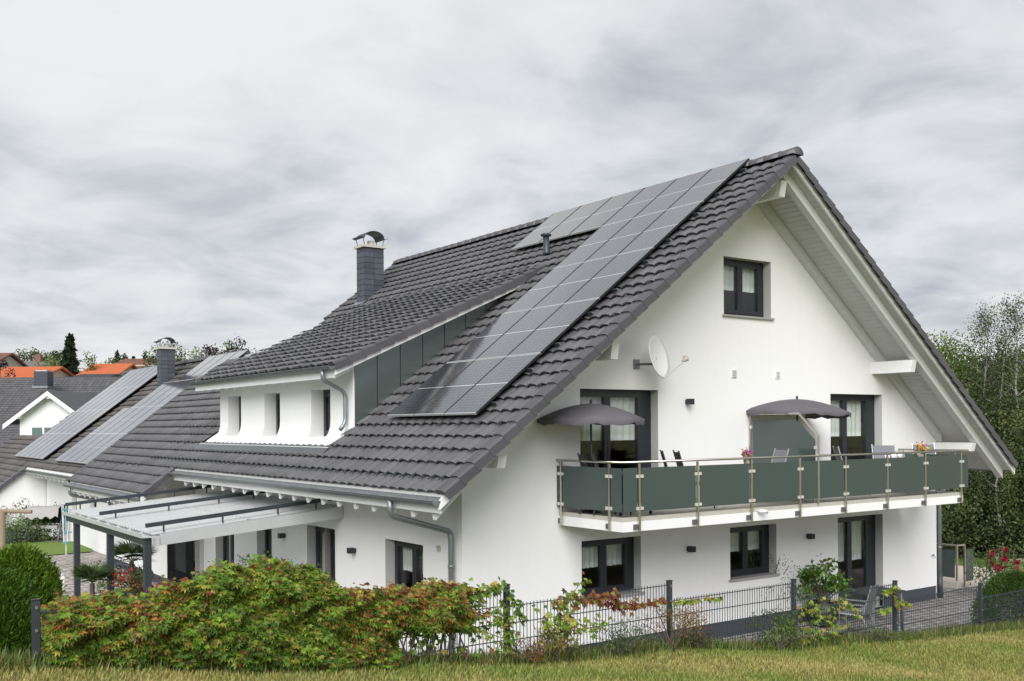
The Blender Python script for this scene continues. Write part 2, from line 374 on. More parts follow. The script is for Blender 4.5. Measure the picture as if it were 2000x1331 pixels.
def wall_sheet(mb, mp, u0, u1, wb, top, holes, breaks=(), depth=0.24):
    """sheet with rectangular openings and their reveals. mp(u, w, d) -> xyz; top(u) height; holes (u0,u1,w0,w1)"""
    us = sorted(set([u0, u1, *breaks] + [h[0] for h in holes] + [h[1] for h in holes]))
    for a, b in zip(us[:-1], us[1:]):
        hs = sorted([h for h in holes if h[0] <= a + 1e-6 and h[1] >= b - 1e-6], key=lambda h: h[2])
        z = wb
        for h in hs:
            if h[2] > z + 1e-6: mb.quad(mp(a, z, 0), mp(b, z, 0), mp(b, h[2], 0), mp(a, h[2], 0))
            z = h[3]
        mb.quad(mp(a, z, 0), mp(b, z, 0), mp(b, top(b), 0), mp(a, top(a), 0))
def reveals(mb, mp, holes, depth=0.24, d0=0.0):
    for a, b, z0, z1 in holes:
        mb.quad(mp(a, z0, d0), mp(a, z1, d0), mp(a, z1, depth), mp(a, z0, depth)); mb.quad(mp(b, z0, d0), mp(b, z1, d0), mp(b, z1, depth), mp(b, z0, depth))
        mb.quad(mp(a, z1, d0), mp(b, z1, d0), mp(b, z1, depth), mp(a, z1, depth)); mb.quad(mp(a, z0, d0), mp(b, z0, d0), mp(b, z0, depth), mp(a, z0, depth))
G = lambda u, w, d: (u, d, w)               # gable wall, inward = +y
LW = lambda u, w, d: (d, u, w)              # left wall, inward = +x
gh = [(2.536, 4.455, 2.76, 4.92), (9.654, 11.535, 2.76, 4.92), (2.55, 3.99, 1.12, 2.17), (6.42, 7.83, 1.12, 2.17), (9.88, 11.535, 0.03, 2.17), (6.285, 7.71, 6.47, 7.65)]
PT = .30
m = MB(); wall_sheet(m, G, 0, WX, PT, lambda u: PL(u) - .19, [(a, b, max(c, PT), d) for a, b, c, d in gh], breaks=(XA,)); build('wall', m, PLASTER, house)
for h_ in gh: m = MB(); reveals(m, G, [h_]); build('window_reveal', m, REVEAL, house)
lh = [(1.27, 2.66, .85, 2.17), (4.80, 6.18, .85, 2.17), (8.14, 9.05, .05, 2.17), (10.57, 11.93, .05, 2.17), (12.85, 13.58, .0, 2.12)]
m = MB(); wall_sheet(m, LW, 0, YB, .20, lambda u: 4.05, [(a, b, max(c, .20), d) for a, b, c, d in lh]); build('wall', m, PLASTER, house)
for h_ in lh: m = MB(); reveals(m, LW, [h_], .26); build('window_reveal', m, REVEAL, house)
m = MB(); m.quad((WX, 0, -.1), (WX, YB, -.1), (WX, YB, 4.0), (WX, 0, 4.0)); build('wall', m, PLASTER, house)
m = MB(); m.poly([(0, YB, -.1), (WX, YB, -.1), (WX, YB, PL(WX) - .19), (XA, YB, ZR - .19), (0, YB, PL(0) - .19)]); build('wall', m, PLASTER, house)
# annex behind
m = MB(); m.quad((-.75, 13.6, .2), (-.75, 19.4, .2), (-.75, 19.4, 3.4), (-.75, 13.6, 3.4)); build('annex_wall', m, PLASTER, house); m = MB(); m.poly([(-.75, 19.4, -.1), (7.3, 19.4, -.1), (7.3, 19.4, 3.2), (3.02, 19.4, PL(3.02) - .2), (-.75, 19.4, 3.4)]); build('annex_wall', m, PLASTER, house); m = MB(); m.quad((-.75, 13.6, 2.12), (0, 13.6, 2.12), (0, 13.6, 4.0), (-.75, 13.6, 3.4))
build('annex_wall', m, PLASTER, house)
# plinth, 12 mm proud of nothing: set back 15 mm
m = MB(); holes = [(9.88, 11.535, -.15, PT)]
for a, b in ((.012, 9.88), (11.535, WX - .012)): m.box(a, .018, -.15, b, .1, PT - .002)
m.box(.018, .1, -.15, .1, 8.14, .198).box(.018, 9.05, -.15, .1, 10.57, .198).box(.018, 11.93, -.15, .1, 12.85, .198)
m.box(-.735, 13.62, -.15, -.65, 19.38, .198).box(9.9, .19, -.15, 11.5, .26, .028)
build('plinth', m, PLINTH, house)
# floors and partitions inside
m = MB(); m.box(.05, .27, .0, WX - .05, YB - .05, .05).box(.3, .3, 2.5, WX - .05, YB - .05, 2.72).box(2.2, .3, 5.3, 11.5, YB - .05, 5.45)
m.box(.1, 5.4, .06, WX - .1, 5.5, 2.48).box(2.3, 4.2, 2.74, 11.4, 4.3, 5.28).box(4.8, 3.5, 5.46, 8.9, 3.6, 7.5).box(5.0, .3, .06, 5.1, 5.38, 2.48).box(8.6, .3, .06, 8.7, 5.38, 2.48).box(7.0, .3, 2.74, 7.1, 4.18, 5.28)
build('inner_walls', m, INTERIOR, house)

def window(parent, mp, u0, u1, w0, w1, d=.20, split=.5, curtain=None, sill=None, extra=.0, low=.0, handle=False):
    """dark frame with two casements, panes, curtain and sill"""
    fr = .065; m = MB()
    def bx(a, b, c, e, d0, d1):
        P = [mp(x, z, y) for y in (d0, d1) for x, z in ((a, c), (b, c), (b, e), (a, e))]
        n = len(m.v); m.v += P; m.f += [tuple(n + i for i in q) for q in ((0, 3, 2, 1), (4, 5, 6, 7), (0, 1, 5, 4), (1, 2, 6, 5), (2, 3, 7, 6), (3, 0, 4, 7))]
    ue = u1 - extra
    bx(u0, u1, w1 - fr, w1, d, d + .07); bx(u0, u1, w0, w0 + fr + low, d, d + .07)
    bx(u0, u0 + fr, w0 + fr + low, w1 - fr, d, d + .07); bx(ue - fr, u1, w0 + fr + low, w1 - fr, d, d + .07)
    c = u0 + (ue - u0) * split; sf = .075; halves = [(u0 + fr, c), (c, ue - fr)] if split > 0 else [(u0 + fr, ue - fr)]
    z0, z1 = w0 + fr + low, w1 - fr
    for a, b in halves:
        bx(a + .003, b - .003, z1 - sf, z1, d - .02, d + .06); bx(a + .003, b - .003, z0, z0 + sf, d - .02, d + .06)
        bx(a + .003, a + sf, z0 + sf, z1 - sf, d - .02, d + .06); bx(b - sf, b - .003, z0 + sf, z1 - sf, d - .02, d + .06)
    w = build('window', m, ANTH, parent)
    for a, b in halves:
        m = MB(); bx(a + sf - .01, b - sf + .01, z0 + sf - .01, z1 - sf + .01, d + .01, d + .03); build('pane', m, PGLASS, w)
    if curtain:
        zc = w1 - curtain
        for a, b in halves:
            n = 22; xs = np.linspace(a + .02, b - .02, n); V = []; ph = random.uniform(0, 6)
            for zz in (w1 - .05, zc + .10): V += [mp(x, zz, d + .13 + .022 * math.sin(i * 1.35 + ph) + .01 * math.sin(i * .5)) for i, x in enumerate(xs)]
            F = [(i, i + 1, n + i + 1, n + i) for i in range(n - 1)]
            fastmesh('curtain', V, F, CURTAIN, parent=w)
            V = []
            for zz in (zc + .10, zc): V += [mp(x, zz, d + .13 + .022 * math.sin(i * 1.35 + ph) + .01 * math.sin(i * .5)) for i, x in enumerate(xs)]
            fastmesh('lace_band', V, F, LACE, parent=w)
    if sill:
        m = MB(); bx(u0 - .05, u1 + .05, w0 - .035, w0 + .003, -.055, d + .02); build('sill', m, STONE, w)
    if handle and split > 0:
        m = MB(); bx(c + .02, c + .045, (z0 + z1) / 2 - .07, (z0 + z1) / 2 + .05, d - .05, d - .02); build('handle', m, ALU, w)
    return w
window(house, G, *gh[0], curtain=.95, extra=.22, split=.47, low=.04)
window(house, G, *gh[1], curtain=.95, extra=.22, split=.45, low=.04)
window(house, G, *gh[2], curtain=.55, sill=True, extra=.10)
window(house, G, *gh[3], curtain=.55, sill=True, extra=.10)
window(house, G, *gh[4], curtain=1.05, extra=.24, split=.47)
window(house, G, *gh[5], curtain=.62, sill=True, extra=.06)
# left wall: u runs away from the camera, so the dark jamb sits on the near side
window(house, LW, *lh[0], curtain=.6, sill=True, split=.45)
window(house, LW, *lh[1], curtain=1.15, sill=True, split=.45)
window(house, LW, *lh[2], split=0); window(house, LW, *lh[3], curtain=1.6, split=.5); window(house, LW, *lh[4], split=0)
m = MB(); m.box(-.72, 13.64, 0, -.02, 13.70, 2.10); gd = build('door', m, BLACK, house)
m = MB(); m.box(-.70, 13.61, .1, -.05, 13.635, 2.0); build('pane', m, PGLASS, gd)

# -------------------------------------------------- roof decks, soffits, rafters
roof = None
def slope_prism(mb, xa_, xb_, oa, ob, y0, y1, side=1):
    """slab following the roof plane between vertical offsets oa (upper) and ob (lower)"""
    f = (lambda x: x) if side > 0 else (lambda x: 2 * XA - x)
    pts = [(f(xa_), y0, PL(xa_) + oa), (f(xb_), y0, PL(xb_) + oa), (f(xb_), y0, PL(xb_) + ob), (f(xa_), y0, PL(xa_) + ob)]
    return mb.prism(pts, (0, y1 - y0, 0))
m = MB(); slope_prism(m, -1.17, XA, -.075, -.185, -1.25, 4.06); slope_prism(m, -1.17, -.46, -.075, -.185, 4.061, 11.64); slope_prism(m, 4.5, XA, -.075, -.185, 4.061, 11.64); slope_prism(m, -1.17, XA, -.075, -.185, 11.641, 14.40); slope_prism(m, -1.17, XA - .001, -.075, -.185, -1.25, 14.40, -1)
slope_prism(m, -1.95, -1.172, -.075, -.185, 11.62, 19.5); slope_prism(m, -1.17, 3.02, -.075, -.185, 14.41, 19.5)
m.prism([(3.022, 14.41, PL(3.022) - .075), (7.6, 14.41, 3.1), (7.6, 14.41, 3.0), (3.022, 14.41, PL(3.022) - .185)], (0, 5.1, 0))
roof = build('roof', m, SOFFIT, house)
for side in (1, -1):
    f = (lambda x: x) if side > 0 else (lambda x: 2 * XA - x)
    # soffit boards run out from the wall, one beside the other up the slope
    m = MB(); x = -1.15; ct = math.cos(TH)
    while x < XA - .12:
        dx = .118 * ct
        pts = [(f(x), -1.25, PL(x) - .188), (f(x + dx), -1.25, PL(x + dx) - .188), (f(x + dx), -1.25, PL(x + dx) - .203), (f(x), -1.25, PL(x) - .203)]
        m.prism(pts, (0, 1.24, 0)); x += .130 * ct
    build('soffit_boards', m, SOFFIT, roof, kind='stuff')
    m = MB(); slope_prism(m, -1.22, XA - .002 * (side < 0), -.10, -.25, -1.30, -1.256, side); build('barge_board', m, WHITEWOOD, roof)
    m = MB(); slope_prism(m, -1.12, XA - .003, -.205, -.42, -1.05, -.90, side); build('verge_rafter', m, GREYWOOD, roof)
    m = MB(); slope_prism(m, -.02, XA - .004, -.205, -.40, -.14, -.004, side); build('wall_rafter', m, GREYWOOD, roof)
    for px_, zt_, h in ((2.48, 5.66, .27), (.10, 3.79, .20)):
        m = MB(); X = f(px_); m.prism([(X - .08, 0, zt_), (X - .08, -1.05, zt_), (X - .08, -1.0, zt_ - h), (X - .08, 0, zt_ - h)], (.16, 0, 0)); build('purlin', m, WHITEWOOD, roof)
m = MB(); m.prism([(XA - .08, 0, 9.02), (XA - .08, -1.08, 9.02), (XA - .08, -1.02, 8.72), (XA - .08, 0, 8.72)], (.16, 0, 0)); build('purlin', m, WHITEWOOD, roof)
# eaves: fascia, rafter tails
def eave(y0, y1, xe, step, tail_in=0.0, par=None):
    m = MB(); m.box(xe + .012, y0, PL(xe) - .33, xe + .045, y1, PL(xe) - .12); build('fascia_board', m, WHITEWOOD, par)
    me = None; y = y0 + .25
    while y < y1 - .1:
        m = MB(); m.prism([(xe + .07, y, PL(xe) - .30), (tail_in, y, PL(tail_in) - .215), (tail_in, y, PL(tail_in) - .40), (xe + .10, y, PL(xe) - .45)], (0, .10, 0))
        if me is None:
            o = build('rafter_tail', m, WHITEWOOD, par); me = o.data; o0 = o
        else:
            c = bpy.data.objects.new('rafter_tail', me); _link(c, par); c.location = (0, y - (y0 + .25), 0); WL[c.name] = WL[par.name]
        y += step
eave(-1.24, 11.58, -1.19, .66, 0.0, roof)
eave(11.66, 19.45, -1.98, .66, -.76, roof)
# kink verge at the step in the eaves
m = MB(); slope_prism(m, -1.97, -1.13, -.10, -.25, 11.575, 11.615); build('barge_board', m, WHITEWOOD, roof)

# -------------------------------------------------- tiles
def tile_mesh_arrays():
    n = 11; us = np.array([0, .012, .035, .07, .11, .15, .19, .23, .265, .288, .30]); h = .046 * np.abs(np.sin(np.pi * us / .30)) ** .75 - .012; V = []
    for v, b in ((0.0, .002), (.40, -.060)):
        V += [(u, v, b + k) for u, k in zip(us, h)]
    V += [(u, .004, -.024 + k) for u, k in zip(us, h)]
    F = [(i, i + 1, n + i + 1, n + i) for i in range(n - 1)] + [(2 * n + i, 2 * n + i + 1, i + 1, i) for i in range(n - 1)]
    return np.array(V), np.array(F)
TV, TF = tile_mesh_arrays()
tme = bpy.data.meshes.new('tile'); tme.from_pydata([tuple(v) for v in TV], [], [tuple(f) for f in TF]); tme.materials.append(TILE)
tme.polygons.foreach_set('use_smooth', [False] * 20); tme.update()
def tile_sites(org, vdir, ndir, ny, nv, y0, keep, course=.335, wid=.30):
    out = []
    org, vdir, ndir = (np.array(k, float) for k in (org, vdir, ndir))
    for r in range(nv):
        for c in range(ny):
            p = org + vdir * (r * course); p = np.array((p[0], y0 + c * wid, p[2]))
            cc = p + vdir * .17 + np.array((0, .15, 0))
            if keep(cc[0], cc[1]): out.append(p)
    return out
def joined_tiles(name, sites, vdir, ndir, parent, m, base, jit=.10):
    if not sites: return
    P = np.array(sites); B = np.array([(0, 1.0, 0), vdir, ndir]); V = (TV @ B)[None] + P[:, None, :]
    V = V + RNG.normal(size=(len(P), 1, 3)) * .0022
    k = len(TV); F = TF[None] + (np.arange(len(P)) * k)[:, None, None]
    c = np.repeat(np.array(base)[None] * (1 + jit * RNG.normal(size=(len(P), 1))).clip(.65, 1.4), len(TF), 0)
    return fastmesh(name, V.reshape(-1, 3), F.reshape(-1, 4), m, parent=parent, colors=c, kind='stuff', smooth=False)
vL = np.array((math.cos(TH), 0, math.sin(TH))); nL = np.array((-math.sin(TH), 0, math.cos(TH)))
EX = -1.20
def keep_main(x, y):
    if x > XA - .05: return False
    if y > 14.4: return x < 3.0 and y < 19.55
    if 4.15 < y < 11.6 and -.30 < x < 4.6: return False
    return True
def keep_low(x, y): return y > 11.62
sites = tile_sites((EX, 0, PL(EX)), vL, nL, 70, 31, -1.18, keep_main)
low = tile_sites((EX - vL[0] * .335 * 3, 0, PL(EX) - vL[2] * .335 * 3), vL, nL, 26, 3, 11.72, keep_low)
DT = .455; dth = math.atan(DT)
def DP(x): return 5.50 + (x + .5) * DT
vD = np.array((math.cos(dth), 0, math.sin(dth))); nD = np.array((-math.sin(dth), 0, math.cos(dth)))
dsites = tile_sites((-.52, 0, DP(-.52)), vD, nD, 27, 18, 3.95, lambda x, y: x < 4.82)
d = [np.linalg.norm(p - CAM) for p in sites]; order = np.argsort(d)
near = set(order[:300].tolist())
for i in order[:300]:
    place('tile', tme, roof, sites[i] + RNG.normal(size=3) * .0022, ((0, 1, 0), vL, nL))
joined_tiles('tile_field', [s for i, s in enumerate(sites) if i not in near] + low, vL, nL, roof, TILE_S, (.098, .096, .102))
# right-hand slope, seen only from its edge
vR = vL * np.array((-1, 1, 1)); nR = nL * np.array((-1, 1, 1))
rs = tile_sites((2 * XA - EX, 0, PL(EX)), vR, nR, 52, 31, -1.18, lambda x, y: x > XA + .05)
joined_tiles('tile_field', rs, vR, nR, roof, TILE_S, (.098, .096, .102))

def verge_mesh():
    prof = [(.26, -.045), (.24, .020), (.10, .026), (.035, .020), (.004, -.012), (-.004, -.15), (.012, -.15), (.016, -.03)]   # (across, normal)
    m = MB(); L0 = .385
    a = [(u, 0.0, n + .012) for u, n in prof]; b = [(u * .97 + .004, L0, n - .02) for u, n in prof]; k = len(prof)
    m.v = a + b; m.f = [(i, (i + 1) % k, k + (i + 1) % k, k + i) for i in range(k)] + [tuple(range(k))[::-1], tuple(range(k, 2 * k))]
    return raw_mesh('verge_tile', m, VERGE)
vme = verge_mesh()
for r in range(30): place('verge_tile', vme, roof, (EX + vL[0] * r * .335, -1.405, PL(EX) + vL[2] * r * .335), ((0, 1, 0), vL, nL))
vmeR = vme
for r in range(30): place('verge_tile', vme, roof, (2 * XA - EX + vR[0] * r * .335, -1.405, PL(EX) + vL[2] * r * .335), ((0, 1, 0), vR, nR))
for r in range(3): place('verge_tile', vme, roof, (EX + vL[0] * (r - 3) * .335, 11.50, PL(EX) + vL[2] * (r - 3) * .335), ((0, 1, 0), vL, nL))
for r in range(31):
    if not 4 < r * .265 < 0: place('verge_tile', vme, roof, (EX + vL[0] * r * .335, 14.62, PL(EX) + vL[2] * r * .335), ((0, -1, 0), vL, nL)) if r > 20 else None
for r in range(18): place('verge_tile', vme, roof, (EX + vL[0] * (r - 3) * .335, 19.75, PL(EX) + vL[2] * (r - 3) * .335), ((0, -1, 0), vL, nL))
# ridge tiles
m = MB(); seg = 9
for v, r in ((0, .165), (.42, .145)):
    for k in range(seg):
        t = math.pi * (k / (seg - 1)); m.v.append((-r * math.cos(t), v, r * .9 * math.sin(t)))
m.f = [(k, k + 1, seg + k + 1, seg + k) for k in range(seg - 1)] + [tuple(range(seg))[::-1]]
rme = raw_mesh('ridge_tile', m, VERGE, smooth=True)
for i in range(42): place('ridge_tile', rme, roof, (XA, -1.42 + i * .378, ZR - .065 + random.uniform(-.004, .004)))
# snow-guard hooks on the lower courses
hk = MB()
def hook(p, vdir, ndir):
    y = np.array((0, 1.0, 0)); a = p + ndir * .035
    for s in (-1, 1): hk.obox(a + y * s * .026 - vdir * .062, (vdir * .066 - y * s * .026), ndir * .007, y * .0055)
for s in sites:
    r = round((s[0] - EX) / (vL[0] * .335)); c = round((s[1] + 1.18) / .3); q = s + np.array((0, .15, 0))
    if s[1] < 14 and (r == 1 or (r in (3, 5) and c % 2 == 0) or (r in (8, 11, 14, 17, 20) and c % 3 == 0 and s[1] < 4)): hook(q + vL * .01, vL, nL)
    elif s[1] >= 14 and (r == 0 and c % 2): hook(q + vL * .01, vL, nL)
for s in dsites:
    r = round((s[0] + .52) / (vD[0] * .335)); c = round((s[1] - 3.95) / .3)
    if (r + c) % 2 == 0: hook(s + np.array((0, .15, 0)) + vD * .01, vD, nD)
build('snow_hooks', hk, ANTH2, roof, kind='stuff')

ZINCG = mat('weathered_zinc', (0.22, 0.235, 0.245), 0.48, metal=0.55, var=0.25, vscale=5)
# -------------------------------------------------- gutters and pipes
def gutter(parent, x, z, y0, y1, r=.072, sgn=-1, mtl=None):
    m = MB(); seg = 8; n0 = 0; pts = []
    for k in range(seg + 1):
        t = math.pi + math.pi * k / seg; pts.append((x + r * math.cos(t), z + r * math.sin(t)))
    inner = [(x + (r - .006) * math.cos(math.pi + math.pi * k / seg), z + (r - .006) * math.sin(math.pi + math.pi * k / seg)) for k in range(seg, -1, -1)]
    poly = [(a, y0, b) for a, b in pts + inner]
    k = len(poly); m.v = poly + [(a, y1, b) for a, _, b in poly]
    m.f = [(i, (i + 1) % k, k + (i + 1) % k, k + i) for i in range(k)]
    for yy in (y0, y1): m.poly([(a, yy, b) for a, b in pts])
    m.tube([(x + sgn * r, y0, z + .004), (x + sgn * r, y1, z + .004)], .011, 6)
    y = y0 + .3
    while y < y1:
        m.box(min(x, x + sgn * r), y, z + .012, max(x, x - sgn * .11), y + .025, z + .018); y += .8
    return build('gutter', m, mtl or ZINCG, parent)
gutter(roof, -1.275, 3.15, -1.30, 11.60); gutter(roof, -2.065, 2.54, 11.66, 19.55); gutter(roof, 14.975, 3.15, -1.25, 14.3, sgn=1)
m = MB(); m.quad((-1.165, -1.28, 3.205), (-1.165, 11.58, 3.205), (-1.268, 11.58, 3.135), (-1.268, -1.28, 3.135)); build('eave_flashing', m, ZINC, roof)
m = MB(); m.quad((-1.95, 11.68, 2.60), (-1.95, 19.5, 2.60), (-2.058, 19.5, 2.53), (-2.058, 11.68, 2.53)); build('eave_flashing', m, ZINC, roof)
def smooth_path(pts, r=.12, n=5):
    pts = [np.array(p, float) for p in pts]; out = [pts[0]]
    for a, b, c in zip(pts[:-2], pts[1:-1], pts[2:]):
        da, dc = unit(a - b), unit(c - b); k = min(r, np.linalg.norm(a - b) * .45, np.linalg.norm(c - b) * .45)
        for i in range(n + 1):
            t = i / n; out.append((1 - t) ** 2 * (b + da * k) + 2 * t * (1 - t) * b + t * t * (b + dc * k))
    out.append(pts[-1]); return out
def downpipe(pts, r=.05, collars=(), boot=None, parent=None):
    m = MB(); m.tube(smooth_path(pts, .16), r, 12); 
    for z in collars: m.tube([(pts[-1][0], pts[-1][1], z), (pts[-1][0], pts[-1][1], z + .05)], r + .008, 12)
    o = build('downpipe', m, ZINC, parent or house, smooth=True)
    if boot:
        m = MB(); m.tube([(pts[-1][0], pts[-1][1], boot[0]), (pts[-1][0], pts[-1][1], boot[1])], r + .016, 12); build('standpipe', m, ANTH2, o, smooth=True)
    return o
g0 = on_x(762, 968, -1.275); w0_ = on_x(881, 1060, -.09)
downpipe([(-1.275, g0[1], 3.10), (-1.275, g0[1], 2.84), (-.10, w0_[1] + .02, 2.50), (-.09, w0_[1], 2.36), (-.09, w0_[1], -.05)], collars=(1.9, .9))
downpipe([(14.975, .2, 3.10), (14.975, .2, 2.9), (13.80, -.02, 2.55), (13.80, -.02, 2.4), (13.80, -.02, -.1)], collars=(2.3, 1.2), boot=(-.1, .62))
downpipe([(-2.065, 19.0, 2.5), (-2.065, 19.0, 2.25), (-.82, 19.3, 1.95), (-.82, 19.3, 1.8), (-.82, 19.3, -.1)], collars=(1.2,), boot=(-.1, .62))

# -------------------------------------------------- dormer
dorm = build('dormer_wall', (lambda m: m)(MB()), PLASTER2, house) if False else None
prof = [(.05, 4.40), (.04, 4.27), (.0, 4.14), (-.08, 4.03), (-.20, 3.945), (-.35, 3.89), (-.50, 3.865)]
Y0, Y1 = 4.05, 11.65
dw = [(5.08, 6.03), (7.72, 8.65), (10.16, 11.08)]
m = MB(); ys = [Y0] + [k for w in dw for k in w] + [Y1]; top = DP(.05) - .18
rec = .34
for a, b, solid in zip(ys[:-1], ys[1:], [True, False] * 4):
    if solid:
        m.quad((.05, a, 4.40), (.05, b, 4.40), (.05, b, top), (.05, a, top))
        for (x1, z1), (x2, z2) in zip(prof[:-1], prof[1:]): m.quad((x2, a, z2), (x2, b, z2), (x1, b, z1), (x1, a, z1))
    else:
        m.quad((.05, a, 5.06), (.05, b, 5.06), (.05, b, top), (.05, a, top)); m.quad((.05, a, 5.06), (.05, b, 5.06), (rec, b, 5.06), (rec, a, 5.06))
        fl = [(rec, 4.06), (.22, 4.00), (.05, 3.945), (-.2, 3.89), (-.50, 3.866)]
        for (x1, z1), (x2, z2) in zip(fl[:-1], fl[1:]): m.quad((x2, a, z2), (x2, b, z2), (x1, b, z1), (x1, a, z1))
        for y in (a, b): m.poly([(.05, y, 5.06), *[(x, y, z) for x, z in prof], *[(x, y, z) for x, z in fl[:-1][::-1]], (rec, y, 5.06)])
m.quad((-.50, Y0, 3.866), (-.50, Y1, 3.866), (-.50, Y1, 3.815), (-.50, Y0, 3.815))
for y in (Y0, Y1): m.poly([(.05, y, top)] + [(x, y, z) for x, z in prof] + [(-.50, y, 3.80), (.3, y, 4.35), (.3, y, top)])
dorm = build('dormer_wall', m, PLASTER2, house)
for a, b in dw:
    window(house, lambda u, w, d: (d, u, w), a, b, 4.05, 5.06, d=rec, split=0, handle=False)
m = MB(); m.quad((Y0 * 0 + .3, Y1 + .002, 4.3), (4.4, Y1 + .002, PL(4.4)), (4.4, Y1 + .002, DP(4.4) - .12), (.3, Y1 + .002, DP(.3) - .12)); build('dormer_cheek', m, ZINCD, dorm)
# near cheek: dark backing and sheet panels with open joints
m = MB(); m.poly([(.05, 4.05 + .004, 4.2), (4.55, 4.05 + .004, PL(4.55) - .06), (4.55, 4.054, DP(4.55) - .10), (.05, 4.054, DP(.05) - .16)]); build('cheek_backing', m, BLACK, dorm)
sx = [.075] + [.585 + .53 * k for k in range(8)]
for a, b in zip(sx[:-1], sx[1:]):
    a2, b2 = a + .009, b - .009; z = lambda x: (PL(x) - .05, DP(x) - .17)
    if z(a2)[1] < z(a2)[0] + .03: break
    if z(b2)[1] < z(b2)[0]: b2 = a2 + (b2 - a2) * .8
    m = MB(); m.prism([(a2, 4.05, z(a2)[0]), (b2, 4.05, z(b2)[0]), (b2, 4.05, max(z(b2)[1], z(b2)[0] + .005)), (a2, 4.05, z(a2)[1])], (0, -.018, 0)); build('cladding_panel', m, CLAD, dorm)
# lead apron under the dormer
m = MB(); m.quad((-.45, 4.0, PL(-.45) + .035), (-.45, 11.7, PL(-.45) + .035), (-.66, 11.7, PL(-.66) + .03), (-.66, 4.0, PL(-.66) + .03)); build('lead_apron', m, ZINCD, dorm)
# dormer roof
def dprism(mb, xa_, xb_, oa, ob, y0, y1): return mb.prism([(xa_, y0, DP(xa_) + oa), (xb_, y0, DP(xb_) + oa), (xb_, y0, DP(xb_) + ob), (xa_, y0, DP(xa_) + ob)], (0, y1 - y0, 0))
m = MB(); dprism(m, -.46, 4.70, -.07, -.17, 3.80, 11.98); droof = build('dormer_roof', m, WHITEWOOD, house)
joined_tiles('tile_field', dsites, vD, nD, droof, TILE_S, (.098, .096, .102))
m = MB(); dprism(m, -.48, 4.25, -.10, -.25, 3.755, 3.797); build('barge_board', m, WHITEWOOD, droof)
for r in range(17): place('verge_tile', vme, droof, (-.53 + vD[0] * r * .335, 3.70, DP(-.53) + vD[2] * r * .335), ((0, 1, 0), vD, nD))
m = MB(); m.box(-.475, 3.80, DP(-.47) - .30, -.445, 12.0, DP(-.47) - .11); build('fascia_board', m, WHITEWOOD, droof)
y = 4.0
while y < 11.95:
    m = MB(); m.prism([(-.42, y, DP(-.42) - .27), (.04, y, DP(.04) - .19), (.04, y, DP(.04) - .33), (-.40, y, DP(-.40) - .37)], (0, .085, 0)); build('rafter_tail', m, WHITEWOOD, droof); y += .60
gutter(droof, -.56, 5.43, 3.70, 12.05, mtl=ZINCD)
d0 = on_x(630, 735, -.56); d1 = on_x(675, 775, -.02)
downpipe([(-.56, d0[1], 5.38), (-.56, d0[1], 5.18), (-.03, d1[1], 4.95), (-.03, d1[1], 4.7), (-.03, d1[1], 4.35), (-.16, d1[1] - .03, 4.20)], r=.042, parent=dorm)

